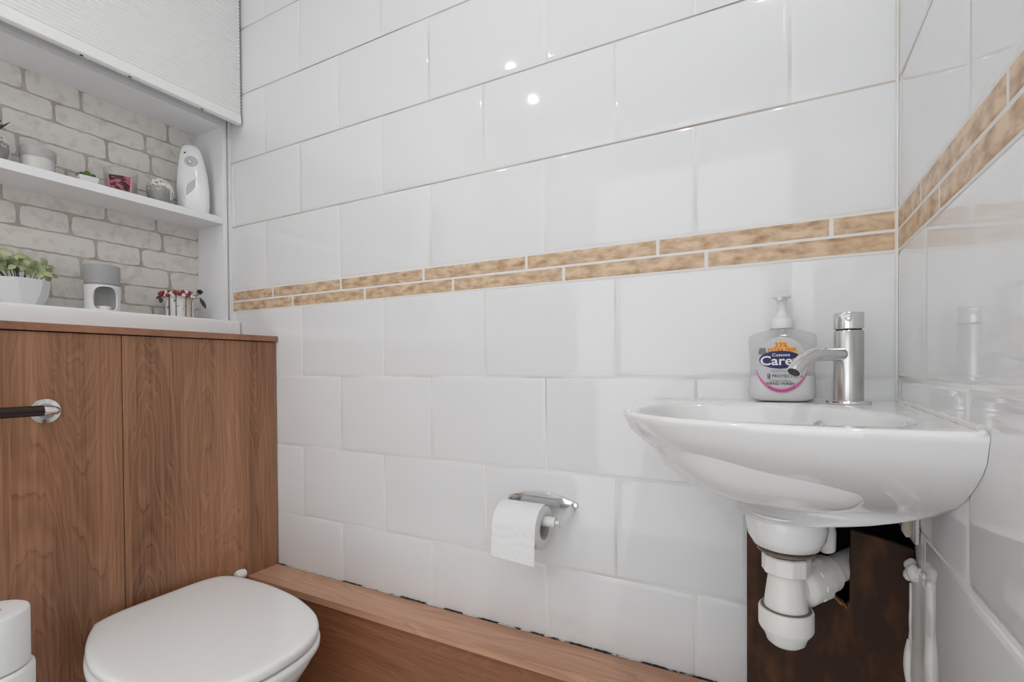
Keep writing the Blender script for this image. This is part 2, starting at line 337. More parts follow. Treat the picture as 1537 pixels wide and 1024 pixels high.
# brick-print wallpaper
def brickpaper():
    mb = MB(); rnd = random.Random(11)
    mb.add([(NB, NYL, NZ0), (NB, NYR, NZ0), (NB, NYR, NZ1), (NB, NYL, NZ1)], [(0, 1, 2, 3)], 1)
    zs = [0.771, 0.716, 0.6625, 0.604, 0.549, 0.492, 0.4345, 0.3785, 0.3245, 0.2675, 0.2115, 0.155]
    J = [[-0.9, -0.66, -0.442, -0.3265, -0.1107], [-0.95, -0.61, -0.384, -0.1734], [-0.88, -0.68, -0.485, -0.2691, -0.1595], [-0.9, -0.7, -0.455, -0.316, -0.12],
         [-0.8, -0.58, -0.36, -0.16], [-0.9, -0.7, -0.487, -0.2733, -0.1471], [-0.95, -0.68, -0.4569, -0.3537, -0.1303], [-0.82, -0.55, -0.2981, -0.1893],
         [-0.9, -0.6, -0.3314, -0.1113], [-0.8, -0.56, -0.3985, -0.2361], [-0.9, -0.5, -0.3, -0.16]]
    for k in range(len(zs)-1):
        zt, zb = zs[k], zs[k+1]; js = [NYL]+J[k]+[NYR+0.05]
        for a, c in zip(js, js[1:]):
            y0 = a+0.0035; y1 = min(c-0.0035, NYR); z1 = zt-0.0022; z0 = max(zb+0.0022, NZ0)
            if k == 0: z1 = NZ1
            pts = []; r = rnd.uniform(0.006, 0.011); clipped = c > NYR
            def seg(p, q, n):
                for i in range(n): t = i/n; pts.append((p[0]+(q[0]-p[0])*t, p[1]+(q[1]-p[1])*t))
            nn = max(4, int((y1-y0)/0.009))
            seg((y0+r, z0), (y1-(0 if clipped else r), z0), nn)
            if not clipped: pts.append((y1-r*0.3, z0+r*0.3))
            seg((y1, z0+r), (y1, z1-r), 4)
            if not clipped: pts.append((y1-r*0.3, z1-r*0.3))
            seg((y1-(0 if clipped else r), z1), (y0+r, z1), nn); pts.append((y0+r*0.3, z1-r*0.3)); seg((y0, z1-r), (y0, z0+r), 4); pts.append((y0+r*0.3, z0+r*0.3))
            vs = []
            for (y, z) in pts:
                w = noise.noise(Vector((y*70, z*70, 3.1)))*0.0022+noise.noise(Vector((y*260, z*260, 7)))*0.0009
                yy = min(y+w, NYR); zz = min(max(z+noise.noise(Vector((y*60, z*60, 9)))*0.0022, NZ0), NZ1); vs.append((NB+0.0004, yy, zz))
            cy, cz = (y0+y1)/2, (z0+z1)/2; n = len(vs)
            mb.add(vs+[(NB+0.0004, cy, cz)], [(i, (i+1) % n, n) for i in range(n)], 0)
    o = mb.build('wall_recess', [mBrick, mMortar], recalc=False)
    return struct(o)
brickpaper()
# recess lining boards
b = MB(); b.box(NB-0.004, NF, NYR, NYR+0.0125, 0.11, NZ1+0.014); struct(b.build('trim_1', mMelam, bevel=0.0006))
b = MB(); b.box(NB-0.004, NF, NYL, NYR, NZ1, NZ1+0.014); struct(b.build('trim_2', mMelam, bevel=0.0006))
b = MB(); b.box(NB-0.004, NF, NYL-0.014, NYL, 0.11, NZ1+0.014); struct(b.build('trim_3', mMelam, bevel=0.0006))
b = MB(); b.box(-1.88, NF-0.008, NYR+0.0128, 0.012, 0.11, CEIL); struct(b.build('trim_4', mPaint))
b = MB(); b.box(NF-0.008, -1.6765, -0.006, 0.011, 0.16, NZ1+0.2); struct(b.build('trim_5', mPaint, bevel=0.001))

# wall shelf
b = MB(); b.box(NB+0.0006, NF+0.0005, NYL+0.0003, NYR-0.0003, 0.4705, 0.492)
tag(b.build('wall_shelf', mMelam, bevel=0.0008), 'white board shelf across the brick-print recess', 'shelf')
# glossy white sill
b = MB()
pr = [(NB+0.001, 0.1175), (-1.640, 0.1175), (-1.634, 0.121), (-1.634, 0.158), (-1.636, 0.166), (-1.643, 0.1705), (NB+0.001, 0.1705)]
b.prism(pr, lambda x, z: (x, -1.19, z), lambda x, z: (x, NYR-0.0003, z))
pr2 = [(NF+0.001, 0.1175), (-1.640, 0.1175), (-1.634, 0.121), (-1.634, 0.158), (-1.636, 0.166), (-1.643, 0.1705), (NF+0.001, 0.1705)]
b.prism(pr2, lambda x, z: (x, NYR-0.0003, z), lambda x, z: (x, -0.0028, z))
tag(b.build('recess_sill', mGloss, angle=30, bevel=0.0015), 'glossy white sill at the foot of the recess', 'sill')
# wooden top behind the toilet
cb = thing('cistern_boxing', 'wood-effect boxing hiding the cistern behind the toilet, with the bronze rail on it', 'boxing', (-1.58, -0.6, FLOOR))
b = MB(); b.box(LEFT+0.002, -1.4615, -1.2, -0.0012, 0.1015, 0.117)
(b.build('top_board', wood('walnut_laminate_top', rgb(120, 80, 58), rgb(176, 126, 98), 'x', off=(0.2, 3, 0.1), gain=0.4), cb, bevel=0.0008))
# tall wood panels hiding the cistern
b = MB(); b.box(-1.486, -1.47, -0.3925, -0.0035, FLOOR, 0.0995)
b.build('panel', mWood, cb, bevel=0.0007)
b = MB(); b.box(-1.4865, -1.4703, -1.2, -0.3940, FLOOR, 0.0995)
b.build('panel', mWood2, cb, bevel=0.0007)
b = MB(); b.box(-1.50, -1.4875, -1.2, -0.0025, FLOOR, 0.1012); b.box(LEFT+0.002, -1.5, -1.2, -1.185, FLOOR, 0.1012)
part_label(b.build('inner_frame', mDark, cb), 'dark framing seen in the panel seams')
# low boxed ledge along the tiled wall
LZ = -0.555
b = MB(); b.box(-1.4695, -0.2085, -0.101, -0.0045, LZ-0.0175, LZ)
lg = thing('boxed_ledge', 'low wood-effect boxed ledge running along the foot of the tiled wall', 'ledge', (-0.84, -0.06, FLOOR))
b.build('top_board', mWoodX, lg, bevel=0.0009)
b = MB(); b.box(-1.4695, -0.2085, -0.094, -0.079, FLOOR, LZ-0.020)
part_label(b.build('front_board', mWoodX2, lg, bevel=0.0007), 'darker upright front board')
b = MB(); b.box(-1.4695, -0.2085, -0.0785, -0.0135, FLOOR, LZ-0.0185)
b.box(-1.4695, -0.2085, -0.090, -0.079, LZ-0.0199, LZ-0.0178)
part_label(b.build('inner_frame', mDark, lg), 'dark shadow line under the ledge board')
# broken grout line between ledge and tiles
def rough_strip(name, path, w, d, m, seed, label, cat, nrm):
    rnd = random.Random(seed); mb = MB(); n = len(path); rings = []
    nx = Vector(nrm)
    for i, p in enumerate(path):
        p = Vector(p); t = (Vector(path[min(i+1, n-1)])-Vector(path[max(i-1, 0)])).normalized(); s = t.cross(nx).normalized()
        ww = w*rnd.uniform(0.6, 1.3); dd = d*rnd.uniform(0.5, 1.2)
        rings.append([p-s*ww/2, p-s*ww*0.3+nx*dd*0.8, p+nx*dd, p+s*ww*0.3+nx*dd*0.8, p+s*ww/2])
    mb.loft(rings, True, True, 0, closed=True)
    return tag(mb.build(name, m, angle=60), label, cat)
mSealL = bpy.data.materials.new('mouldy_grout_line'); mSealL.use_nodes = True
def patchy(m, c1, c2, sc, thr):
    nt = m.node_tree; bb = nt.nodes['Principled BSDF']; tc = nt.nodes.new('ShaderNodeTexCoord'); n = nt.nodes.new('ShaderNodeTexNoise'); n.inputs['Scale'].default_value = sc; n.inputs['Detail'].default_value = 6
    r = nt.nodes.new('ShaderNodeValToRGB'); r.color_ramp.elements[0].position = thr; r.color_ramp.elements[1].position = thr+0.05; r.color_ramp.elements[0].color = c1; r.color_ramp.elements[1].color = c2
    nt.links.new(tc.outputs['Object'], n.inputs['Vector']); nt.links.new(n.outputs['Fac'], r.inputs[0]); nt.links.new(r.outputs[0], bb.inputs['Base Color']); bb.inputs['Roughness'].default_value = 0.8
patchy(mSealL, rgb(30, 26, 24), rgb(214, 208, 200), 22, 0.47)
rough_strip('grout_line', [(-1.468+i*0.006, -0.0028, LZ+0.0006) for i in range(209)], 0.0055, 0.0014, mSealL, 4, 'crumbling black and white grout line where ledge meets tiles', 'grout', (0, 0, 1))

# ------------------------------------------------------------------ corner basin
def rimz(x, y): return -0.0335-0.017*abs(x)-0.0115*abs(y)
def basin():
    t = thing('corner_basin', 'white ceramic corner wash basin fixed between the two tiled walls', 'basin', (-0.19, -0.19, -0.2))
    ctrl_front = [(-0.376, -0.10), (-0.3775, -0.17), (-0.370, -0.232), (-0.345, -0.280), (-0.300, -0.323), (-0.240, -0.353), (-0.180, -0.372), (-0.100, -0.385), (-0.0004, -0.388)]
    def outline(n1=14, n2=60, n3=22):
        # start at corner, along the back wall, round the front, back along the right wall
        pts = [(-0.0004+(-0.376+0.0004)*i/n1, -0.0004) for i in range(n1)]
        c = [(-0.376, -0.0004)]+ctrl_front; c2 = [c[0]]+c+[c[-1]]; fp = []
        for i in range(1, len(c2)-2):
            a, b_, d, e = [Vector(q) for q in c2[i-1:i+3]]
            for k in range(10):
                s = k/10; fp.append(0.5*((2*b_)+(d-a)*s+(2*a-5*b_+4*d-e)*s*s+(3*b_-a-3*d+e)*s**3))
        fp.append(Vector(c[-1])); L = [0]
        for i in range(len(fp)-1): L.append(L[-1]+(fp[i+1]-fp[i]).length)
        j = 0
        for k in range(n2):
            s = L[-1]*k/n2
            while L[j+1] < s: j += 1
            q = fp[j].lerp(fp[j+1], (s-L[j])/max(1e-9, L[j+1]-L[j])); pts.append((q.x, q.y))
        pts += [(-0.0004, -0.388+(0.388-0.0004)*i/n3) for i in range(n3)]
        return pts
    O = outline(); N = len(O)
    # bowl opening, matched by angle about its centre
    C0 = Vector((-0.203, -0.210))
    op = smooth_loop([(-0.352, -0.160), (-0.350, -0.230), (-0.322, -0.285), (-0.270, -0.325), (-0.200, -0.345), (-0.115, -0.352), (-0.055, -0.335), (-0.040, -0.285), (-0.052, -0.215), (-0.085, -0.150), (-0.125, -0.105), (-0.185, -0.080), (-0.255, -0.074), (-0.325, -0.092)], 240)
    def opening(a):
        best = min(op, key=lambda q: abs(math.atan2(sin(math.atan2(q[1]-C0.y, q[0]-C0.x)-a), cos(math.atan2(q[1]-C0.y, q[0]-C0.x)-a))))
        return Vector(best)
    angs = [math.atan2(p[1]-C0.y, p[0]-C0.x) for p in O]; OP = [opening(a) for a in angs]
    D = Vector((-0.155, -0.195))
    rings = []
    def clampw(p): return (min(p[0], -0.0004), min(p[1], -0.0004))
    def under(anchor, s, z, dz=0.0):
        r = []
        for (x, y) in O:
            X = anchor[0]*(1-s)+x*s; Y = anchor[1]*(1-s)+y*s; r.append((*clampw((X, Y)), z))
        return r
    # underside: one smooth bowl from the outlet up to the rim
    rings.append([(D.x+0.030*cos(a), D.y+0.030*sin(a), -0.1840) for a in angs])
    for s_ in (0.16, 0.22, 0.29, 0.36, 0.43, 0.50, 0.57, 0.64, 0.71, 0.775, 0.835, 0.885, 0.925, 0.957, 0.980):
        z = -0.0515-0.1310*(1-s_**2.2)**0.68
        w = min(1, max(0, (0.78-s_)/0.62)); w = w*w*(3-2*w); k = min(1, max(0, (0.62-s_)/0.46)); k = k*k*(3-2*k); q = min(1, (1-s_)/0.35); q = q*q*(3-2*q)
        R_ = 0.20*s_; ring = []
        for (x, y), a in zip(O, angs):
            X = D.x*w*(1-s_)+x*s_; Y = D.y*w*(1-s_)+y*s_
            X = X*(1-k)+(D.x+R_*cos(a))*k; Y = Y*(1-k)+(D.y+R_*sin(a))*k
            ring.append((X, Y, z-0.010*q*min(1, abs(X)/0.15)*min(1, abs(Y)/0.15)*(s_ if s_ < 0.5 else 0.5)*2))
        rings.append(ring)
    rings.append([(x*0.995, y*0.995, rimz(x, y)-0.011) for x, y in O])
    rings = [[(*clampw(p), p[2]) for p in r] for r in rings]
    rings.append([(*clampw((x, y)), rimz(x, y)-0.006) for x, y in O])
    rings.append([(*clampw((x*0.998, y*0.998)), rimz(x, y)-0.0022) for x, y in O])
    def toward(f, dz):
        r = []
        for (x, y), q in zip(O, OP):
            X = x+(q.x-x)*f; Y = y+(q.y-y)*f; r.append((*clampw((X, Y)), rimz(X, Y)-dz))
        return r
    def inset(d, dz):
        r = []
        for (x, y), q in zip(O, OP):
            v = Vector((q.x-x, q.y-y)); l = v.length; v = v/l*min(d, l*0.8); r.append((*clampw((x+v.x, y+v.y)), rimz(x, y)-dz))
        return r
    rings.append(inset(0.003, 0.0003)); rings.append(inset(0.007, 0.0)); rings.append(toward(0.75, 0.0003))
    rings.append([(q.x, q.y, rimz(q.x, q.y)-0.002) for q in OP])
    def bowl(s, z): return [(D.x+(q.x-D.x)*s, D.y+(q.y-D.y)*s, z) for q in OP]
    rings.append([(q.x*0.985+D.x*0.015, q.y*0.985+D.y*0.015, rimz(q.x, q.y)-0.007) for q in OP])
    for s, z in ((0.955, -0.062), (0.90, -0.090), (0.81, -0.118), (0.66, -0.142), (0.45, -0.158), (0.22, -0.165), (0.13, -0.167)): rings.append(bowl(s, z))
    mb = MB(); mb.loft(rings, True, True); o = mb.build('bowl', mCeramic, t, angle=75)
    # ceramic outlet boss under the bowl
    mb = MB(); mb.lathe([(0.050, -0.176), (0.050, -0.196), (0.0475, -0.210), (0.041, -0.222), (0.033, -0.226), (0.02, -0.226)], (D.x, D.y, 0), 36); mb.build('outlet_boss', mCeramic, t, angle=50)
    # waste inside
    mb = MB(); mb.lathe([(0.001, -0.163), (0.02, -0.1635), (0.024, -0.165), (0.024, -0.169)], (D.x, D.y, 0), 28); mb.build('plug_hole', mChrome, t)
    # overflow slot
    mb = MB(); c = Vector((-0.112, -0.126, -0.066)); 
    rg = []
    for rr, dd in ((0.0085, 0.000), (0.0085, 0.003), (0.0062, 0.0036), (0.0055, -0.004)):
        d = Vector((-0.7, -0.62, 0.32)).normalized(); u = d.orthogonal().normalized(); w = d.cross(u)
        rg.append([c+d*dd+(u*cos(2*pi*k/20)+w*sin(2*pi*k/20))*rr for k in range(20)])
    mb.loft(rg, True, True); mb.build('overflow_ring', mChrome, t)
    # silicone beads round the walls
    rough_mb = MB()
    rough_mb.tube([(-0.374+i*0.02, -0.0006, rimz(-0.374+i*0.02, 0)-0.0006) for i in range(19)], 0.0017, 8)
    rough_mb.tube([(-0.0016, -0.01-i*0.02, rimz(0, 0.01+i*0.02)+0.0005+0.0008*sin(i*2.2)) for i in range(19)], [0.0028+0.0016*abs(sin(i*1.7)) for i in range(19)], 8)
    rough_mb.ball((-0.004, -0.383, -0.040), 0.0045, 10)
    part_label(rough_mb.build('silicone_bead', mat('white_silicone', rgb(228, 226, 222), 0.45), t), 'uneven old silicone bead')
    return t
BASIN = basin()

# bottle trap and waste pipe
t = thing('bottle_trap', 'white plastic bottle trap and waste pipe hanging under the basin', 'pipe', (-0.155, -0.195, -0.37))
tx, ty = -0.155, -0.195
b = MB(); b.lathe([(0.030, -0.2262), (0.036, -0.228), (0.036, -0.2305), (0.030, -0.2335), (0.024, -0.2345), (0.024, -0.238)], (tx, ty, 0), 32); part_label(b.build('waste_flange', mTrapDirt, t), 'grimy brown waste flange')
def nut(name, c, r, h, ribs=10, axis=None):
    mb = MB(); n = ribs*6; prof = []
    for hh, k in ((0, 0.94), (0.08, 1), (0.92, 1), (1, 0.95)):
        ring = []
        for i in range(n):
            a = 2*pi*i/n; rr = r*k*(1.045 if (i % 6) == 0 or (i % 6) == 5 else 1.0); ring.append(Vector((rr*cos(a), rr*sin(a), hh*h)))
        prof.append(ring)
    if axis is not None:
        q = Vector((0, 0, 1)).rotation_difference(Vector(axis)); prof = [[q @ p for p in r_] for r_ in prof]
    prof = [[p+Vector(c) for p in r_] for r_ in prof]
    mb.loft(prof, True, True); return mb.build(name, mTrapPl, t, angle=30)
nut('lock_nut', (tx, ty, -0.2605), 0.0285, 0.0245)
b = MB(); b.lathe([(0.0205, -0.256), (0.0215, -0.262), (0.0245, -0.285), (0.0270, -0.305), (0.0272, -0.318), (0.0265, -0.330)], (tx, ty, 0), 40); b.build('trap_body', mTrapPl, t)
b = MB(); b.lathe([(0.0285, -0.3085), (0.0330, -0.3095), (0.0340, -0.312), (0.0340, -0.334), (0.0330, -0.337), (0.0265, -0.346), (0.0235, -0.355), (0.0180, -0.3595), (0.006, -0.361)], (tx, ty, 0), 40); b.build('trap_cup', mTrapPl, t)
b = MB(); b.lathe([(0.0300, -0.3078), (0.0312, -0.3086), (0.0300, -0.3094)], (tx, ty, 0), 40); part_label(b.build('seal_ring', mTrapDirt, t), 'thin grimy seal line')
ax = Vector((0.080, 0.108, 0.012)).normalized(); p0 = Vector((tx, ty, -0.2865))
b = MB(); b.tube([p0+ax*s for s in (0.0, 0.03, 0.05, 0.20)], [0.0225, 0.0225, 0.0195, 0.0195], 32)
b.build('waste_pipe', mTrapPl, t)
b = MB(); b.tube([p0+ax*s for s in (0.018, 0.024, 0.030, 0.044)], [0.023, 0.0285, 0.0305, 0.0300], 32); b.build('pipe_collar', mTrapPl, t)
nut('pipe_nut', tuple(p0+ax*0.042), 0.0300, 0.022, axis=ax)
b = MB(); b.tube([p0+ax*s for s in (0.070, 0.073, 0.088, 0.090)], [0.023, 0.0260, 0.0260, 0.0225], 32); b.build('pipe_socket', mTrapPl, t)

b = MB(); b.tube([(-0.112, -0.150, -0.172), (-0.108, -0.145, -0.215), (-0.102, -0.138, -0.240)], [0.014, 0.016, 0.010], 20); b.build('overflow_spout', mCeramic, BASIN)
# dark board boxing under the basin, broken open round the pipe
def broken_board():
    t = thing('pipe_boxing', 'dark brown painted board under the basin, broken open around the waste pipe', 'board', (-0.107, -0.085, FLOOR))
    Y0, Y1 = -0.118, -0.107
    rnd = random.Random(8)
    edge = []
    P = [(-0.1500, -0.190), (-0.152, -0.23), (-0.150, -0.270), (-0.1440, -0.305), (-0.130, -0.3165), (-0.115, -0.3155), (-0.100, -0.3120), (-0.0943, -0.3111), (-0.0846, -0.3187), (-0.0765, -0.3256), (-0.0727, -0.3185)]
    for a, c in zip(P, P[1:]):
        for k in range(4):
            s = k/4; edge.append((a[0]+(c[0]-a[0])*s+rnd.uniform(-1, 1)*0.0009, a[1]+(c[1]-a[1])*s+rnd.uniform(-1, 1)*0.0009))
    poly = [(-0.2072, FLOOR), (-0.2072, -0.185), (-0.1500, -0.185)]+edge+[(-0.0727, -0.2146), (-0.045, -0.2190), (-0.0006, -0.2310), (-0.0006, FLOOR)]
    mb = MB(); mb.prism(poly, lambda x, z: (x, Y0, z), lambda x, z: (x, Y1, z)); mb.build('front_board', mBoard, t, angle=30)
    mb = MB()
    for a, c in zip(edge[14:], edge[15:]):
        w = 0.0012+rnd.random()*0.0024
        mb.add([(a[0], Y0-0.0006, a[1]), (c[0], Y0-0.0006, c[1]), (c[0]-0.001, Y0-0.0006, c[1]-w), (a[0]-0.001, Y0-0.0006, a[1]-w)], [(0, 1, 2, 3)])
        mb.add([(a[0], Y0-0.0006, a[1]), (c[0], Y0-0.0006, c[1]), (c[0], Y1, c[1]+0.001), (a[0], Y1, a[1]+0.001)], [(0, 1, 2, 3)])
    part_label(mb.build('torn_edge', mRaw, t), 'raw splintered edge of the hole')
    # side return towards the ledge
    mb = MB(); mb.box(-0.2072, -0.1960, Y1, -0.0005, FLOOR, -0.185); mb.build('side_board', mBoard, t)
    mb = MB(); mb.box(-0.125, -0.105, -0.02, 0.008, FLOOR, -0.190); mb.box(-0.19, -0.0025, -0.015, 0.008, -0.40, -0.37); part_label(mb.build('batten', mat('raw_batten', rgb(70, 46, 30), 0.8), t), 'dark timber battens inside the boxing')
    return t
broken_board()
# exposed strip of old silicone and filler on the right wall where a unit stood
def filler():
    t = thing('filler_strip', 'lumpy white filler and silicone left in the corner below the basin', 'filler', (0, -0.14, FLOOR))
    rnd = random.Random(3)
    mb = MB(); n = 60
    rings = []
    for i in range(n+1):
        z = -0.250-(0.690)*i/n
        j = lambda k, s: noise.noise(Vector((z*22, k*3.7, 1)))*s
        rings.append([(0.010, -0.119+j(1, .001), z), (-0.003+j(2, .0015), -0.1195+j(1, .001), z), (-0.0065+j(3, .002), -0.134+j(4, .003), z), (-0.0040+j(5, .001), -0.152, z), (-0.0024+j(8, .0006), -0.182, z), (-0.0050+j(6, .002), -0.194+j(7, .002), z), (-0.0005, -0.205+j(9, .0015), z), (0.010, -0.205, z)])
    mb.loft(rings, True, True, 0)
    mb.build('filler_bed', mSilicone, t, angle=70)
    mb = MB()
    for k in range(16):
        mb.ball((-0.004-rnd.random()*0.005, -0.122-rnd.random()*0.030, -0.251+rnd.uniform(-0.012, 0.006)), rnd.uniform(0.004, 0.0080), 10, sc=(1, 1, 1.2))
    for k in range(10):
        mb.ball((-0.001, -0.150-k*0.005+rnd.uniform(-0.002, 0.002), -0.247-rnd.random()*0.008), rnd.uniform(0.0035, 0.006), 10, sc=(0.6, 1, 1))
    part_label(mb.build('filler_lump', mSilicone, t, angle=70), 'lumpy filler blobs')
    mb = MB()
    pts = [(-0.004, -0.1195, -0.275-i*0.011) for i in range(60)]
    mb.tube(pts, [0.0022+0.0018*abs(noise.noise(Vector((i*0.35, 2, 5)))) for i in range(60)], 8); mb.tube([(-0.007, -0.121, -0.352-i*0.006) for i in range(12)], [0.002+0.004*sin(pi*i/11) for i in range(12)], 8)
    part_label(mb.build('peeling_bead', mSilicone, t), 'peeling vertical silicone bead')
    return t
filler()
# fixing bracket under the basin at the right wall
t = thing('fixing_bracket', 'small metal fixing bolt and bracket under the basin in the corner', 'bracket', (-0.012, -0.10, -0.20))
b = MB(); b.tube([(-0.003, -0.127, -0.176), (-0.014, -0.127, -0.176)], 0.0075, 6); b.build('bolt_head', mChrome2, t)
b = MB(); b.box(-0.0045, -0.0005, -0.145, -0.118, -0.215, -0.155); b.build('bracket_plate', mSilicone, t, bevel=0.001)
b = MB(); b.tube([(-0.010, -0.125, -0.180), (-0.010, -0.125, -0.203), (-0.009, -0.126, -0.211)], [0.0055, 0.0065, 0.003], 12); b.build('rawl_plug', mBeige, t)

# ------------------------------------------------------------------ tap
def tap():
    X, Y = -0.0705, -0.070; Z0 = rimz(X, Y)+0.0003
    t = thing('basin_tap', 'chrome monobloc mixer tap on the corner of the basin', 'tap', (X, Y, Z0))
    b = MB(); b.lathe([(0.0275, Z0-0.001), (0.0290, Z0+0.001), (0.0288, Z0+0.0040), (0.0275, Z0+0.0048), (0.020, Z0+0.0052)], (X, Y, 0), 40); b.build('base_flange', mChrome, t)
    b = MB(); b.lathe([(0.0193, Z0+0.002), (0.0193, Z0+0.1080), (0.0186, Z0+0.1092)], (X, Y, 0), 48); b.build('body', mChrome2, t)
    b = MB(); b.lathe([(0.0165, Z0+0.1085), (0.0165, Z0+0.1120)], (X, Y, 0), 32); part_label(b.build('shadow_gap', mDark, t), 'black gap ring under the handle')
    b = MB(); b.lathe([(0.0186, Z0+0.1112), (0.0196, Z0+0.1122), (0.0196, Z0+0.1345), (0.0188, Z0+0.1358), (0.001, Z0+0.1362)], (X, Y, 0), 48); b.build('handle', mChrome, t)
    d = (Vector((-0.1656, -0.970, 0))-Vector((X, Y, 0))).normalized(); p = Vector((X, Y, Z0+0.1265))+d*0.0185
    b = MB(); b.tube([p, p+d*0.002, p+d*0.0024], [0.0042, 0.0042, 0.0036], 20); b.tube([p+d*0.0024, p+d*0.0028], [0.0022, 0.0022], 6); b.build('grub_screw', mChrome2, t)
    D = Vector((-0.63, -0.777, 0)).normalized()
    A = Vector((X, Y, 0.0385))
    p0 = A+D*0.012; p1 = A+D*0.062; p2 = A+D*0.098+Vector((0, 0, -0.001)); p3 = A+D*0.118+Vector((0, 0, -0.026))
    path = [p0+(p1-p0)*i/6 for i in range(6)]+bez(p1, p2, p3, 14)
    rad = [0.0100]*len(path)
    b = MB(); b.tube(path, rad, 28); b.build('spout', mChrome, t)
    tt = (path[-1]-path[-2]).normalized()
    b = MB(); b.tube([path[-1]-tt*0.001, path[-1]+tt*0.0006], [0.0086, 0.0082], 24); part_label(b.build('aerator', mRubber, t), 'dark aerator opening')
    return t
tap()

# ------------------------------------------------------------------ soap bottle
def text_mesh(s, size, bold=0.0, sx=1.0):
    c = bpy.data.curves.new('t', 'FONT'); c.body = s; c.size = size; c.align_x = 'CENTER'; c.align_y = 'CENTER'; c.offset = bold; c.resolution_u = 3
    o = bpy.data.objects.new('t', c); COL.objects.link(o); bpy.context.view_layer.update()
    me = bpy.data.meshes.new_from_object(o.evaluated_get(bpy.context.evaluated_depsgraph_get()))
    v = [(p.co.x*sx, p.co.y) for p in me.vertices]; f = [tuple(p.vertices) for p in me.polygons]
    bpy.data.objects.remove(o); bpy.data.curves.remove(c); bpy.data.meshes.remove(me); return v, f
def soap():
    K = 0.001104; X, Y, Z0 = -0.1590, -0.0345, rimz(-0.159, -0.0345)+0.0004
    t = thing('soap_bottle', 'clear pump bottle of milky hand wash with a navy oval label, beside the tap', 'soap bottle', (X, Y, Z0))
    prof = [(0.000, 0.030, 0.017), (0.0010, 0.0385, 0.0220), (0.006, 0.0470, 0.0260), (0.014, 0.0492, 0.0270), (0.035, 0.0478, 0.0265), (0.058, 0.0468, 0.0255), (0.078, 0.0478, 0.0250), (0.094, 0.0497, 0.0245), (0.103, 0.0500, 0.0235), (0.108, 0.0475, 0.0215), (0.1120, 0.0400, 0.0185), (0.1145, 0.0290, 0.0165), (0.1165, 0.0180, 0.0150), (0.1215, 0.0150, 0.0140)]
    def lerp_prof(z):
        for (a, wa, da), (c, wc, dc) in zip(prof, prof[1:]):
            if a <= z <= c: s = (z-a)/(c-a); return wa+(wc-wa)*s, da+(dc-da)*s
        return prof[-1][1:]
    EX = 3.2
    def ring(z, w, d, n=48, sh=0):
        r = []
        for i in range(n):
            a = 2*pi*i/n; ca, sa = cos(a), sin(a)
            r.append((X+(w-sh)*math.copysign(abs(ca)**(2/EX), ca), Y+(d-sh)*math.copysign(abs(sa)**(2/EX), sa), Z0+z))
        return r
    b = MB(); b.loft([ring(z, w, d) for z, w, d in prof], True, True); b.build('bottle_shell', mBottle, t, angle=60)
    lv = 0.0415
    b = MB(); b.loft([ring(max(z, 0.0012), w, d, sh=0.0012) for z, w, d in prof[:4]]+[ring(z, *lerp_prof(z), sh=0.0012) for z in (0.03, lv)], True, True); part_label(b.build('hand_wash_liquid', mSoap, t, angle=60), 'milky white liquid filling the lower third')
    # pump
    b = MB(); b.lathe([(0.0165, 0.1190), (0.0170, 0.1195), (0.0170, 0.1325), (0.0155, 0.1350), (0.0130, 0.1365)], (X, Y, Z0), 36); b.build('pump_collar', mPump, t)
    b = MB(); b.lathe([(0.0115, 0.1360), (0.0110, 0.1400), (0.0085, 0.1440), (0.0068, 0.1500), (0.0066, 0.1620), (0.0095, 0.1680), (0.0135, 0.1700), (0.0138, 0.1720), (0.0125, 0.1735), (0.004, 0.1740)], (X, Y, Z0), 32)
    b.tube([(X, Y, Z0+0.1670), (X-0.002, Y-0.012, Z0+0.1685), (X-0.003, Y-0.021, Z0+0.1670)], [0.005, 0.0042, 0.0034], 14); b.build('pump_head', mPump, t)
    b = MB(); b.tube([(X, Y, Z0+0.003), (X+0.002, Y, Z0+0.06), (X, Y, Z0+0.120)], 0.0025, 10); b.build('dip_tube', mPump, t)
    # label sitting on the bottle front
    def F(u, z, lift):
        w, d = lerp_prof(z); q = min(0.999, abs(u)/w); return (X+u, Y-(d*(1-q**EX)**(1/EX)+lift), Z0+z)
    px = lambda x, y: ((x-1173)*K, (603-y)*K)
    LBL = None
    def shape(name, poly, m, lift, lab=None):
        # poly in photo pixels: filled as a fan of thin horizontal strips so that it follows the bottle
        P = [px(*q) for q in poly]; zs = sorted(p[1] for p in P); z0, z1 = zs[0], zs[-1]; mb = MB(); n = 26; prev = None
        for k in range(n+1):
            z = z0+(z1-z0)*(0.001+0.998*k/n); xs = []
            for a, c in zip(P, P[1:]+P[:1]):
                if (a[1]-z)*(c[1]-z) < 0: xs.append(a[0]+(c[0]-a[0])*(z-a[1])/(c[1]-a[1]))
            if len(xs) < 2: continue
            l, r = min(xs), max(xs); row = [F(l+(r-l)*i/10, z, lift) for i in range(11)]
            if prev:
                mb.add(prev+row, [(i, i+1, 12+i, 11+i) for i in range(10)])
            prev = row
        o = mb.build(name, m, LBL or t, recalc=False)
        if lab: part_label(o, lab)
        return o
    ell = lambda cx, cy, rx, ry, n=48: [(cx+rx*cos(2*pi*i/n), cy+ry*sin(2*pi*i/n)) for i in range(n)]
    LBL = shape('label_oval', ell(1172.5, 548.5, 33.5, 41), mLab, 0.0004)
    # pink crescent along the lower edge
    mb = MB(); 
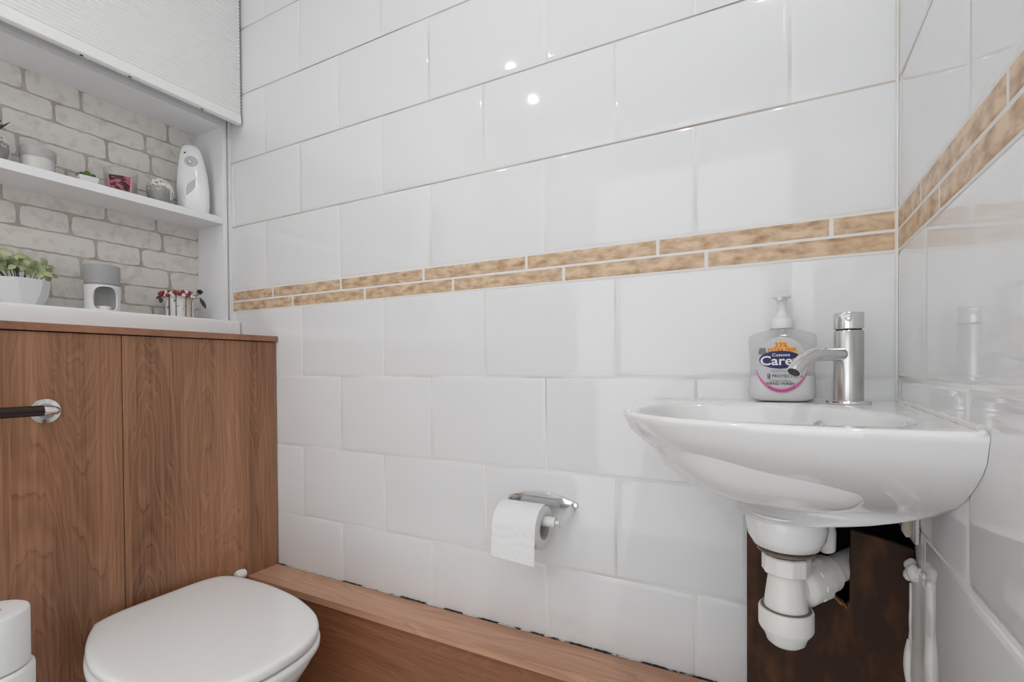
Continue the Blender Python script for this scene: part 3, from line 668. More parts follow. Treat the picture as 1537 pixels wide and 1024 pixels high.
    for i in range(32):
        a0, a1 = [radians(10+160*(i+k)/32) for k in (0, 1)]
        w0, w1 = [5.5*sin(a)**1.5+0.3 for a in (a0, a1)]
        q = []
        for a, w in ((a0, 0), (a1, 0), (a1, w1), (a0, w0)):
            q.append(F(*px(1172.5+(33.5-w*0.7)*cos(a), 548.5+41*sin(a)-w), 0.0007))
        mb.add(q, [(0, 1, 2, 3)])
    part_label(mb.build('label_crescent', mPinkL, LBL, recalc=False), 'pink crescent along the lower label edge')
    shape('label_triangle', [(1172.8, 511.5), (1197, 532), (1172, 531), (1153.5, 530)], mYellow, 0.0007, 'yellow peaked offer flash')
    shape('label_badge', [(1144, 524), (1152, 524), (1153, 533), (1149, 534), (1142, 533)], mInkG, 0.0009, 'small grey badge')
    shape('label_logo_oval', ell(1171, 541.5, 27.5, 13.2), mNavy, 0.0010, 'navy logo oval')
    def txt(name, s, cx, cy, h, m, bold=0, sx=1.0, lift=0.0014, arc=0.0):
        v, f = text_mesh(s, h*K*1.35, bold, sx); u0, z0 = px(cx, cy); mb = MB()
        mb.add([F(u0+a, z0+c-arc*a*a, lift) for a, c in v], f); mb.build(name, m, LBL, recalc=False)
    txt('label_text', 'Carex', 1171, 543.5, 14, mLabW, 0.00035, 1.12)
    txt('label_text', 'Cussons', 1172, 534.6, 4.6, mLabW, 0.00008, 1.1)
    txt('label_text', '33%', 1172, 520.5, 7.5, mOrange, 0.00010)
    txt('label_text', 'EXTRA FREE', 1173, 527.3, 5.0, mOrange, 0.00008, 1.0)
    txt('label_text', 'MOISTURE', 1171.5, 558.2, 3.6, mInkB, 0, 1.15)
    txt('label_text', '2', 1156.5, 566.0, 8.0, mInk, 0)
    txt('label_text', 'H PROTECTION', 1176.5, 565.5, 4.4, mInk, 0.00005, 1.05)
    txt('label_text', 'ANTIBACTERIAL', 1171, 572.3, 2.6, mInkG, 0, 1.1)
    txt('label_text', 'HAND WASH', 1171, 576.5, 4.4, mInk, 0.00005, 1.0)
    mb = MB(); rnd = random.Random(2)
    for i in range(17):   # unreadable small print on the crescent
        a = radians(58+64*i/16); 
        q = [F(*px(1172.5+(30.5)*cos(a)+dx, 548.5+38.4*sin(a)+dy), 0.0012) for dx, dy in ((-0.6, 0.9), (0.6, 0.9), (0.6, -0.9+rnd.random()*0.6), (-0.6, -0.9))]
        mb.add(q, [(0, 1, 2, 3)])
    mb.build('label_small_print', mPurple, LBL, recalc=False)
    return t
soap()

# ------------------------------------------------------------------ toilet roll on its wall holder
def roll_mesh(c, axis, R, r, L, name, parent, bumpy=False, tail=None):
    mb = MB(); n = 64
    prof = [(r, -L/2), (R*0.7, -L/2), (R*0.93, -L/2+0.0004), (R*0.985, -L/2+0.002), (R, -L/2+0.005), (R, L/2-0.005), (R*0.985, L/2-0.002), (R*0.93, L/2-0.0004), (R*0.7, L/2), (r, L/2)]
    if not bumpy:
        mb.lathe(prof+[prof[0]], c, n, axis, caps=False)
    else:
        mb.lathe(prof+[prof[0]], c, n, axis, caps=False)
    return mb.build(name, mPaper, parent, angle=60)
def holder():
    cx, cy, cz = -0.625, -0.062, -0.3005
    t = thing('roll_holder', 'chrome wall-mounted toilet roll holder with a white spindle', 'roll holder', (-0.61, 0, -0.27))
    # curved back plate
    mb = MB(); rings = []
    for i in range(25):
        s = i/24; x = -0.690+0.160*s; w = 0.004+0.0115*sin(pi*min(1, s*1.0))**0.7; z = -0.2655+0.006*sin(pi*s)
        d = 0.006+0.004*sin(pi*s)
        rings.append([(x, -0.0008, z-w), (x, -d, z-w*0.85), (x, -d-0.001, z), (x, -d, z+w*0.85), (x, -0.0008, z+w)])
    mb.loft(rings, True, True); mb.build('back_plate', mChrome, t, angle=50)
    for x, s in ((-0.537, 1), (-0.683, -1)):
        mb = MB(); rings = []
        for k in range(13):
            u = k/12; y = -0.004-0.064*u; z = -0.268-0.020*u**1.3; w = 0.012*(1-u)+0.0065*u
            xx = x-s*0.006*u
            rings.append([(xx-0.0012, y, z-w), (xx+0.0012, y, z-w), (xx+0.0012, y, z+w), (xx-0.0012, y, z+w)])
        mb.loft(rings, True, True); mb.build('side_arm', mChrome, t, bevel=0.0005)
    b = MB(); b.tube([(-0.545, -0.001, -0.2745), (-0.545, -0.010, -0.2745), (-0.545, -0.0115, -0.2745)], [0.0042, 0.0042, 0.003], 16); b.build('screw', mChrome2, t)
    b = MB(); b.lathe([(0.0035, -0.686), (0.0035, -0.676), (0.0095, -0.675), (0.0100, -0.66), (0.0100, -0.556), (0.0095, -0.5535), (0.0045, -0.553), (0.0045, -0.546), (0.003, -0.542)], (0, cy, -0.2870), 28, 'x'); b.build('spindle', mWhitePl, t)
    # the roll
    r = thing('toilet_roll', 'quilted white toilet roll hanging on the chrome wall holder', 'toilet roll', (cx, cy, cz))
    R = 0.0440; L = 0.098; x0, x1 = -0.6750, -0.5765
    roll_mesh(((x0+x1)/2, cy, cz), 'x', R, 0.0245, x1-x0, 'paper_roll', r)
    mb = MB(); mb.lathe([(0.0244, x0+0.001), (0.0244, x1-0.001), (0.0234, x1-0.001), (0.0234, x0+0.001), (0.0244, x0+0.001)], (0, cy, cz), 40, 'x', caps=False); mb.build('cardboard_core', mCard, r)
    # loose sheet: wraps over the top and hangs at the front, quilted
    mb = MB(); nu, nv = 60, 90; grid = []
    def path(s):   # s metres from the back top
        a0 = radians(60); arc = R+0.0012
        la = arc*(radians(180)-a0)
        if s < la:
            a = a0+s/arc; return (cy+arc*cos(a), cz+arc*sin(a))
        d = s-la; return (cy-arc-0.002*sin(d*30)-0.0022*(d/0.05), cz-d)
    tot = (R+0.0012)*radians(120)+0.060
    for j in range(nv+1):
        s = tot*j/nv; row = []
        for i in range(nu+1):
            u = i/nu; x = x0+0.001+(x1-x0-0.002)*u
            ss = s if j < nv else s+0.0008*sin(u*9)
            ss = min(ss, tot)+ (0.006*(u-0.5) if j == nv else 0.006*(u-0.5)*(j/nv)**4)
            y, z = path(max(0, ss)); q = abs(sin((x+s*0.8)*pi/0.019))*abs(sin((x-s*0.8)*pi/0.019))
            amp = 0.00045*q + 0.0005*sin(s*330+2*sin(x*60))*exp(-((s-0.112)/0.016)**2)
            a = math.atan2(z-cz, y-cy); 
            if z > cz: y += cos(a)*amp; z += sin(a)*amp
            else: y -= amp
            row.append((x, y, z))
        grid.append(row)
    vs = [p for r_ in grid for p in r_]; fs = [(j*(nu+1)+i, j*(nu+1)+i+1, (j+1)*(nu+1)+i+1, (j+1)*(nu+1)+i) for j in range(nv) for i in range(nu)]
    mb.add(vs, fs); o = mb.build('loose_sheet', mPaper, r, angle=80)
    sd = o.modifiers.new('solid', 'SOLIDIFY'); sd.thickness = 0.0005
holder()

# ------------------------------------------------------------------ spare rolls on a stand, bottom left
SX, SY = -1.361, -0.6485
t = thing('spare_roll_stand', 'stand carrying the spare toilet rolls left of the toilet', 'stand', (SX, SY, FLOOR))
b = MB(); b.lathe([(0.075, FLOOR+0.0005), (0.078, FLOOR+0.006), (0.070, FLOOR+0.012), (0.01, FLOOR+0.014)], (SX, SY, 0), 36); b.build('base', mChrome2, t)
b = MB(); b.lathe([(0.008, FLOOR+0.01), (0.008, -0.440)], (SX, SY, 0), 20); b.build('pole', mChrome2, t)
b = MB(); b.lathe([(0.010, -0.5965), (0.058, -0.5965), (0.060, -0.594), (0.058, -0.5915), (0.010, -0.5915)], (SX, SY, 0), 40); b.build('tray', mChrome2, t)
for k, (z, dx, dy, R, lab) in enumerate(((-0.4425, 0.0, 0.0, 0.0555, 'spare white toilet roll on top of the pair in the lower left corner'),
                                 (-0.5415, 0.004, 0.003, 0.0570, 'spare white toilet roll under the other in the lower left corner'))):
    r = thing('spare_toilet_roll', lab, 'toilet roll', (SX+dx, SY+dy, z-0.049), 'spare toilet rolls')
    roll_mesh((SX+dx, SY+dy, z), 'z', R, 0.0195, 0.098, 'paper_roll', r)
    b = MB(); b.lathe([(0.0194, z-0.047), (0.0194, z+0.047), (0.0186, z+0.047), (0.0186, z-0.047), (0.0194, z-0.047)], (SX+dx, SY+dy, 0), 36, caps=False); b.build('cardboard_core', mCard, r)

# ------------------------------------------------------------------ rail on the wood panel
t = thing('grab_rail', 'dark bronze rail with a round chrome wall flange on the wood panel', 'rail', (-1.47, -0.529, -0.06))
for yy in (-0.529, -1.05):
    b = MB(); b.lathe([(0.0245, -1.4698), (0.0255, -1.4675), (0.0245, -1.4655), (0.016, -1.4640), (0.0155, -1.4620)], (0, yy, -0.0605), 44, 'x'); part_label(b.build('wall_flange', mChrome, t), 'round chrome flange')
    b = MB(); s = -1 if yy > -0.8 else 1
    b.tube([(-1.463, yy, -0.0605), (-1.445, yy, -0.0595), (-1.425, yy, -0.058), (-1.415, yy+s*0.002, -0.0570), (-1.410, yy+s*0.008, -0.0560), (-1.409, yy+s*0.024, -0.0555)], [0.0085, 0.0078, 0.0078, 0.0080, 0.0085, 0.0100], 20); b.build('rail_elbow', mChrome, t)
b = MB(); b.tube([(-1.409, -0.552, -0.0555), (-1.409, -1.028, -0.0555)], 0.0103, 28); b.build('rail_tube', mRail, t)

# ------------------------------------------------------------------ toilet
def toilet():
    t = thing('toilet', 'white back-to-wall toilet with its lid closed, in front of the wood panel', 'toilet', (-1.25, -0.36, FLOOR))
    half = [(-1.452, -0.36), (-1.452, -0.300), (-1.450, -0.245), (-1.437, -0.200), (-1.400, -0.180), (-1.345, -0.173), (-1.267, -0.172), (-1.170, -0.183), (-1.105, -0.200), (-1.050, -0.222), (-1.010, -0.250), (-0.985, -0.282), (-0.970, -0.320), (-0.965, -0.36)]
    full = half+[(-0.9655, -0.4000), (-0.976, -0.4468), (-0.998, -0.480), (-1.035, -0.510), (-1.090, -0.534), (-1.160, -0.5455), (-1.246, -0.5440), (-1.306, -0.5320), (-1.3652, -0.5090), (-1.410, -0.4840), (-1.4362, -0.4620), (-1.450, -0.4150)]
    O = smooth_loop(full, 110); cx, cy = -1.22, -0.36
    def ring(s, z, dx=0, off=0):
        r = []
        for x, y in O:
            v = Vector((x-cx, y-cy)); l = v.length; v = v*(s+(-off/l)); r.append((cx+v.x+dx, cy+v.y, z))
        return r
    mb = MB(); T = -0.5095
    mb.loft([ring(1, T-0.021, off=0.006), ring(1, T-0.018, off=0.001), ring(1, T-0.010, off=0), ring(1, T-0.0045, off=0.0015), ring(1, T-0.0015, off=0.005), ring(1, T-0.0003, off=0.011), ring(1, T, off=0.025), ring(0.5, T+0.0012), ring(0.1, T+0.0015)], True, True)
    mb.build('lid', mSeat, t, angle=75)
    mb = MB(); mb.loft([ring(1, T-0.043, off=0.004), ring(1, T-0.039, off=-0.002), ring(1, T-0.030, off=-0.0025), ring(1, T-0.0255, off=0.001), ring(1, T-0.0245, off=0.006)], True, True); mb.build('seat', mSeat, t, angle=75)
    mb = MB()
    def foot(k, z):   # blend to the foot outline
        r = []
        for i, (x, y) in enumerate(O):
            v = Vector((x-cx, y-cy)); X = cx-0.03+v.x*0.86; fx = X if X < -1.30 else -1.30+(X+1.30)*0.55; fy = cy+v.y*0.62
            xx, yy = x+(fx-x)*k, y+(fy-y)*k; r.append((max(-1.468, xx), yy, z))
        return r
    rr = [foot(1.0, FLOOR+0.001), foot(0.98, FLOOR+0.02), foot(0.94, FLOOR+0.10), foot(0.80, FLOOR+0.19), foot(0.50, FLOOR+0.27), foot(0.22, FLOOR+0.33), foot(0.09, FLOOR+0.365), foot(0.05, FLOOR+0.380), foot(0.07, FLOOR+0.3868)]
    mb.loft(rr, True, True); mb.build('pan', mCeramic, t, angle=75)
    for y in (-0.128, -0.44):
        b = MB(); x = -1.4545 if y > -0.2 else -1.4605
        b.lathe([(0.004, y-0.017), (0.0105, y-0.0150), (0.0130, y-0.009), (0.0135, y+0.002), (0.0110, y+0.010), (0.004, y+0.0145)], (x, 0, -0.5375), 24, 'y'); b.build('hinge', mSeat, t)
    return t
toilet()

# ------------------------------------------------------------------ blind
def blind():
    t = thing('pleated_blind', 'white pleated blind hanging over the top of the recess', 'blind', (-1.615, -0.6, CEIL))
    y0, y1 = -1.10, -0.0075; mb = MB(); rings = []
    zb = 0.7680; ztop = CEIL-0.035; p = 0.0098
    prof = [(-1.6165, zb+0.030)]
    n = int((ztop-zb-0.030)/p)
    for i in range(n):
        z = zb+0.030+i*p; prof += [(-1.6135, z+p*0.30), (-1.6125, z+p*0.5), (-1.6135, z+p*0.70), (-1.6170, z+p)]
    back = [(x-0.012+2*( -1.6150-x), z) for x, z in reversed(prof)]
    for y in (y0, y1): rings.append([(x, y, z) for x, z in prof]+[(x, y, z) for x, z in back])
    mb.loft(rings, True, True); mb.build('fabric', mBlind, t, angle=70)
    mb = MB(); pr = [(-1.6150, zb+0.0005), (-1.6110, zb+0.003), (-1.6112, zb+0.018), (-1.6135, zb+0.030), (-1.6275, zb+0.030), (-1.6300, zb+0.018), (-1.6300, zb+0.003), (-1.6270, zb+0.0005)]
    mb.loft([[(x, y0, z) for x, z in pr], [(x, y1, z) for x, z in pr]], True, True); mb.build('bottom_rail', mBlind, t, angle=40)
    mb = MB(); mb.box(-1.636, -1.606, y0-0.002, -0.0035, CEIL-0.036, CEIL-0.0005); mb.build('head_rail', mWhitePl, t, bevel=0.001)
    for y in (-0.40, -0.30, -0.12):
        mb = MB(); mb.box(-1.6215, -1.6185, y-0.003, y+0.003, zb-0.0012, zb+0.001); part_label(mb.build('cord_clip', mDark, t), 'small dark clip under the bottom rail')
blind()
b = MB(); b.box(LEFT, LEFT+0.004, NYL, NYR, NZ1+0.016, NZ1+0.05); b.box(NF-0.016, NF+0.002, NYL-0.01, -0.013, NZ1+0.0145, NZ1+0.05); struct(b.build('trim_6', mPaint))

# ------------------------------------------------------------------ ornaments
CAMV = Vector((-0.1656, -0.970, 0))
def frame_at(x, y, turn=0):     # local axes: F towards the camera, R to the right as seen from it
    F = (CAMV-Vector((x, y, 0))).normalized(); F = Matrix.Rotation(radians(turn), 3, 'Z') @ F; R = Vector((0, 0, 1)).cross(F); return F, R
SH = 0.4923; SL = 0.1708
# air freshener
def freshener():
    x, y = -1.7405, -0.0780; F, R = frame_at(x, y, -6); t = thing('air_freshener', 'white automatic air freshener standing at the right end of the shelf', 'air freshener', (x, y, SH))
    P = lambda r, f, z: (x+R.x*r+F.x*f, y+R.y*r+F.y*f, SH+z)
    prof = [(0.0002, 0.036, 0.021), (0.004, 0.0395, 0.025), (0.03, 0.0425, 0.027), (0.075, 0.0430, 0.0275), (0.115, 0.0405, 0.026), (0.150, 0.0360, 0.024), (0.180, 0.0305, 0.0215), (0.198, 0.0255, 0.019), (0.207, 0.0190, 0.0150), (0.2115, 0.0100, 0.008), (0.2125, 0.002, 0.002)]
    mb = MB(); rings = []
    for z, w, d in prof:
        rings.append([P(w*math.copysign(abs(cos(a))**0.8, cos(a))+ (0.006*(z/0.21)**2)*-1, d*math.copysign(abs(sin(a))**0.8, sin(a)), z) for a in [2*pi*i/48 for i in range(48)]])
    mb.loft(rings, True, True); mb.build('casing', mSeat, t, angle=70)
    def wd(z):
        for (a, wa, da), (c, wc, dc) in zip(prof, prof[1:]):
            if a <= z <= c: s = (z-a)/(c-a); return wa+(wc-wa)*s, da+(dc-da)*s
    def Fs(r, z, lift):
        w, d = wd(z); sh = -0.006*(z/0.21)**2; q = min(0.98, abs(r-sh)/w); return P(r, d*(1-q**2.5)**(0.4)+lift, z)
    def disc(name, pts, m, lift, lab=None, depth=0.0):
        mb = MB(); n = len(pts); c = (sum(p[0] for p in pts)/n, sum(p[1] for p in pts)/n); K = 5; vs = []
        for k in range(1, K+1):
            for p in pts: vs.append(Fs(c[0]+(p[0]-c[0])*k/K, c[1]+(p[1]-c[1])*k/K, lift*(1 if k < K else 0.1)-depth*(1-(k/K)**2)))
        vs.append(Fs(c[0], c[1], lift-depth)); fs = [(k*n+i, k*n+(i+1) % n, (k+1)*n+(i+1) % n, (k+1)*n+i) for k in range(K-1) for i in range(n)]+[(i, (i+1) % n, K*n) for i in range(n)]
        mb.add(vs, fs); o = mb.build(name, m, t, recalc=False)
        if lab: part_label(o, lab)
    E = lambda cx, cz, rx, rz, n=32: [(cx+rx*cos(2*pi*i/n), cz+rz*sin(2*pi*i/n)) for i in range(n)]
    disc('nozzle_recess', E(-0.003, 0.156, 0.0175, 0.0165), mGreyPl, 0.0012, 'pale grey recess around the nozzle')
    mb = MB(); c = Vector(Fs(-0.006, 0.154, 0.001)); mb.tube([c, c+F*0.003, c+F*0.004], [0.0062, 0.0062, 0.005], 20); mb.build('nozzle_ring', mChrome2, t)
    mb = MB(); mb.tube([c+F*0.0038, c+F*0.0044], 0.0034, 14); mb.build('nozzle_hole', mWhitePl, t)
    disc('front_oval', E(0.000, 0.072, 0.0310, 0.0440, 40), mSeat, 0.0018)
    leaf = [(-0.016+0.024*s-0.010*sin(pi*s), 0.050+0.054*s+0.004*sin(pi*s)) for s in [i/12 for i in range(13)]]+[(0.008-0.024*s+0.009*sin(pi*s), 0.104-0.054*s-0.002*sin(pi*s)) for s in [i/12 for i in range(1, 12)]]
    disc('indicator_window', leaf, mGreyPl, 0.0042, 'grey leaf-shaped window')
    disc('sensor', E(-0.0195, 0.181, 0.0030, 0.0024, 12), mRubber, 0.0014, 'tiny black sensor')
freshener()
# stone heads
def head(x, y, R, H, turn, label, plant=False):
    F, Rt = frame_at(x, y, turn); t = thing('stone_head_pot', label, 'ornament', (x, y, SH))
    P = lambda d, r: Vector((x, y, SH+H*0.5))+ (Rt*d.x+F*d.y)*r+Vector((0, 0, d.z*r*H*0.5/R))
    mb = MB(); n, m = 48, 32; rings = []
    def disp(a, e):   # a: 0 faces front
        a = (a+pi) % (2*pi)-pi
        g = lambda ca, ce, sa, se: exp(-((a-ca)/sa)**2-((e-ce)/se)**2)
        d = 1.0+0.20*g(0, -0.10, 0.16, 0.20)+0.07*g(0, 0.20, 0.10, 0.35)-0.06*g(0.42, 0.12, 0.22, 0.13)-0.06*g(-0.42, 0.12, 0.22, 0.13)+0.035*g(0.42, 0.06, 0.16, 0.06)+0.035*g(-0.42, 0.06, 0.16, 0.06)
        d += 0.09*g(0, -0.42, 0.26, 0.08)+0.07*g(0, -0.55, 0.2, 0.06)+0.06*g(0, -0.80, 0.3, 0.15)
        return d
    for k in range(m+1):
        e = -1.25+(1.25+pi/2-0.02)*k/m; ring = []
        for i in range(n):
            a = 2*pi*i/n; v = Vector((sin(a)*cos(e), cos(a)*cos(e), sin(e)))
            v.x *= 0.93; ring.append(P(v, R*disp(a, e)*(0.94 if e < -0.9 else 1)))
        rings.append(ring)
    lo = min(p.z for p in rings[0]); rings = [[Vector((p.x, p.y, max(p.z, SH+0.0006))) for p in r] for r in rings]
    rings.insert(0, [Vector((p.x, p.y, SH+0.0004)) for p in rings[0]])
    mb.loft(rings, True, True); mb.build('head', mStone, t, angle=80)
    # curled hair cap
    mh = bpy.data.materials.get('curl_pattern')
    if not mh:
        mh = bpy.data.materials.new('curl_pattern'); mh.use_nodes = True; nt = mh.node_tree; bb = nt.nodes['Principled BSDF']; tc = nt.nodes.new('ShaderNodeTexCoord')
        v = nt.nodes.new('ShaderNodeTexVoronoi'); v.feature = 'DISTANCE_TO_EDGE'; v.inputs['Scale'].default_value = 105
        r = nt.nodes.new('ShaderNodeValToRGB'); r.color_ramp.elements[0].position = 0.14; r.color_ramp.elements[1].position = 0.22; r.color_ramp.elements[0].color = rgb(228, 227, 224); r.color_ramp.elements[1].color = rgb(150, 147, 143)
        nt.links.new(tc.outputs['Object'], v.inputs['Vector']); nt.links.new(v.outputs['Distance'], r.inputs[0]); nt.links.new(r.outputs[0], bb.inputs['Base Color']); bb.inputs['Roughness'].default_value = 0.7
    mb = MB(); rings = []
    for k in range(15):
        ring = []
        for i in range(n):
            a = 2*pi*i/n; lo_e = 0.42-0.70*(0.5-0.5*cos(a))+0.12*exp(-((((a+pi) % (2*pi))-pi)/0.25)**2)*-1
            e = lo_e+(pi/2-0.02-lo_e)*k/14; v = Vector((sin(a)*cos(e), cos(a)*cos(e), sin(e))); v.x *= 0.93
            ring.append(P(v, R*disp(a, e)*(1.0 if k == 0 else 1.045)))
        rings.append(ring)
    mb.loft(rings, False, True); part_label(mb.build('curled_hair', mh, t, angle=80), 'white-edged carved curls')
    for s in (1, -1):
        mb = MB(); pts = []
        for k in range(17):
            a2 = 2*pi*k/16; a = s*(1.50+0.13*cos(a2)); e = -0.12+0.40*sin(a2); v = Vector((sin(a)*cos(e), cos(a)*cos(e), sin(e))); v.x *= 0.93; pts.append(P(v, R*1.05))
        mb.tube(pts, R*0.042, 8, caps=False); part_label(mb.build('ear', mWhiteWash, t), 'whitewashed ear rim')
        mb = MB(); pts = []
        for k in range(9):
            a = s*(0.26+0.34*k/8); e = 0.10-0.11*sin(pi*k/8); v = Vector((sin(a)*cos(e), cos(a)*cos(e), sin(e))); v.x *= 0.93; pts.append(P(v, R*(disp(a, e)+0.005)))
        mb.tube(pts, R*0.030, 6); part_label(mb.build('eyelid', mWhiteWash, t), 'whitewashed closed eyelid')
        mb = MB(); pts = []
        for k in range(9):
            a = s*(0.16+0.46*k/8); e = 0.26+0.10*sin(pi*k/8); v = Vector((sin(a)*cos(e), cos(a)*cos(e), sin(e))); v.x *= 0.93; pts.append(P(v, R*(disp(a, e)+0.005)))
        mb.tube(pts, R*0.028, 6); part_label(mb.build('eyebrow', mWhiteWash, t), 'whitewashed eyebrow')
    if plant:
        q = thing('spiky_succulent', 'dark spiky succulent growing from the stone head pot at the left edge', 'plant', (x, y, SH+H))
        rnd = random.Random(5); mb = MB()
        for k in range(22):
            a = k*2.4; el = radians(18+60*(k/22)); L = rnd.uniform(0.032, 0.044); base = Vector((x, y, SH+H-0.004)); d = Vector((cos(a)*cos(el), sin(a)*cos(el), sin(el)))
            pts = [base+d*L*s+Vector((0, 0, 0.010*s*s)) for s in (0, 0.25, 0.5, 0.75, 1)]; mb.tube(pts, [0.003, 0.0042, 0.0036, 0.002, 0.0004], 6)
        mb.build('leaf_rosette', mGreenG, q)
head(-1.735, -0.1745, 0.0350, 0.0785, -30, 'grey stone-look head ornament with whitewashed curls, beside the air freshener')
head(-1.745, -0.5265, 0.0365, 0.0760, 20, 'grey stone-look head pot cut by the left edge of the photo', True)
def cup(name, label, cat, x, y, z, prof, m, inner=0.0018, parent=None):
    pass
# white candle glass
x, y = -1.745, -0.4405; t = thing('white_candle', 'white candle in a frosted glass bowl at the left of the shelf', 'candle', (x, y, SH))
mFrost = clear_mat('mottled_glass', (0.86, 0.86, 0.85, 1), 0.25, 0.2)
b = MB(); b.lathe([(0.022, 0.0003), (0.0285, 0.002), (0.0315, 0.012), (0.0330, 0.035), (0.0340, 0.062), (0.0335, 0.0625), (0.0322, 0.062), (0.0312, 0.035), (0.0298, 0.012), (0.022, 0.004)], (x, y, SH), 44); b.build('glass_bowl', clear_mat('candle_glass', (0.95, 0.95, 0.945, 1), 0.08, 0.1), t)
b = MB(); b.lathe([(0.0334, 0.0400), (0.0343, 0.0615), (0.0345, 0.0615), (0.0336, 0.0400), (0.0334, 0.0400)], (x, y, SH), 44, caps=False); part_label(b.build('mottled_band', mFrost, t), 'grey mottled band round the rim')
b = MB(); b.lathe([(0.022, 0.0042), (0.0290, 0.010), (0.0305, 0.035), (0.0308, 0.045), (0.001, 0.0445)], (x, y, SH), 40); b.build('wax', mWax, t)
b = MB(); b.tube([(x, y, SH+0.044), (x+0.001, y, SH+0.052)], 0.0008, 6); b.build('wick', mDark, t)
# little succulent
x, y = -1.735, -0.3475; t = thing('small_succulent', 'tiny green succulent in a small white pot in the middle of the shelf', 'plant', (x, y, SH))
b = MB(); F, Rv = frame_at(x, y, 14)
def sq(h, w): return [tuple(Vector((x, y, SH+h))+Rv*(w*sx)+F*(w*sy)) for sx, sy in ((-1, -1), (1, -1), (1, 1), (-1, 1))]
b.loft([sq(0.0004, 0.0165), sq(0.025, 0.0205), sq(0.025, 0.0185), sq(0.021, 0.018)], True, True); b.build('pot', mWhitePl, t, bevel=0.001, angle=30)
b = MB(); rnd = random.Random(6)
for k in range(34):
    a = rnd.uniform(0, 2*pi); rr = rnd.uniform(0, 0.019); ps = Vector((x+rr*cos(a), y+rr*sin(a), SH+0.0265+rnd.uniform(0, 0.013)*(1-rr/0.026)))
    b.ball(ps, rnd.uniform(0.0032, 0.0052), 8, sc=(1.3, 1.3, 0.8))
b.build('leaf_cluster', mGreenD, t)
# pink candle glass
x, y = -1.742, -0.2685; t = thing('pink_candle', 'pink scented candle glass with a dark red picture label on the shelf', 'candle', (x, y, SH))
b = MB(); b.lathe([(0.026, 0.0003), (0.031, 0.002), (0.0335, 0.010), (0.0365, 0.040), (0.0385, 0.068), (0.0380, 0.0688), (0.0368, 0.068), (0.0348, 0.040), (0.0318, 0.010), (0.026, 0.005)], (x, y, SH), 48); b.build('glass', mGlass, t)
b = MB(); b.lathe([(0.026, 0.0052), (0.0310, 0.010), (0.0335, 0.030), (0.0342, 0.0385), (0.001, 0.038)], (x, y, SH), 40); b.build('wax', mPink, t)
F, Rv = frame_at(x, y, -8); a0 = math.atan2(F.y, F.x)
def wrap(name, aa0, aa1, z0, z1, m, lift, lab=None, wav=0):
    mb = MB(); n = 18; vs = []
    for i in range(n+1):
        a = a0+aa0+(aa1-aa0)*i/n
        for z in (z0, z1+(wav*sin(i*1.1) if wav else 0)):
            r = 0.0335+(z-0.010)*0.1+lift; vs.append((x+r*cos(a), y+r*sin(a), SH+z))
    mb.add(vs, [(2*i, 2*i+2, 2*i+3, 2*i+1) for i in range(n)]); o = mb.build(name, m, t, recalc=False)
    if lab: part_label(o, lab)
mLabelP = mat('berry_picture_print', rgb(62, 36, 38), 0.5, vary=(70, rgb(186, 92, 106), 4, 0.46, 0.54, (1, 1, 1.6)))
wrap('picture_label', -0.62, 0.70, 0.010, 0.047, mLabelP, 0.0006, 'dark red and pink picture label')
wrap('label_edge', 0.70, 0.86, 0.010, 0.047, mPink, 0.0006, 'pink label edge')
wrap('label_edge', -0.72, -0.62, 0.010, 0.046, mPink, 0.0006, 'pink label edge')

# geometric pot with leafy plant
x, y = -1.735, -0.4790; t = thing('potted_plant', 'leafy green plant in a white faceted pot at the left of the sill', 'plant', (x, y, SL))
b = MB(); F, Rv = frame_at(x, y, 20)
def oct_(h, w, k=0.30): return [tuple(Vector((x, y, SL+h))+Rv*(w*sx)+F*(w*sy)) for sx, sy in ((-1, -k), (-k, -1), (k, -1), (1, -k), (1, k), (k, 1), (-k, 1), (-1, k))]
b.loft([oct_(0.0004, 0.0350), oct_(0.030, 0.0450, 0.42), oct_(0.064, 0.0480, 0.5), oct_(0.064, 0.0455, 0.5), oct_(0.056, 0.044, 0.5)], True, True); b.build('pot', mat('white_ceramic_pot', rgb(226, 227, 229), 0.35), t, angle=20, bevel=0.0015)
rnd = random.Random(21); lv = MB(); st = MB()
def leaf(mb, base, d, up_, L, w, curl=0.25):
    d = d.normalized(); s = d.cross(up_).normalized(); u = s.cross(d).normalized(); rows = []; n = 7
    for i in range(n):
        k = i/(n-1); ww = w*(sin(pi*min(1, k**0.85*0.97+0.02)))**0.75*(0.55+0.45*k); c = base+d*L*k-u*curl*L*k*k
        rows.append([c-s*ww+u*ww*0.35, c-s*ww*0.5+u*ww*0.12, c, c+s*ww*0.5+u*ww*0.12, c+s*ww+u*ww*0.35])
    vs = [p for r in rows for p in r]; mb.add(vs, [(i*5+j, i*5+j+1, (i+1)*5+j+1, (i+1)*5+j) for i in range(n-1) for j in range(4)])
tips = [(-0.052, 0.100, 0.0), (-0.036, 0.122, -0.008), (-0.030, 0.102, 0.014), (-0.014, 0.105, 0.0), (-0.002, 0.112, -0.01), (0.010, 0.108, 0.006), (0.020, 0.100, 0.02), (0.034, 0.094, 0.0), (0.048, 0.105, 0.0), (-0.046, 0.085, 0.022), (-0.018, 0.092, 0.03), (0.004, 0.090, 0.028), (0.030, 0.082, 0.028), (-0.06, 0.112, -0.01), (0.0, 0.1, -0.03), (-0.03, 0.09, -0.03), (0.046, 0.082, 0.012), (-0.012, 0.118, 0.008)]
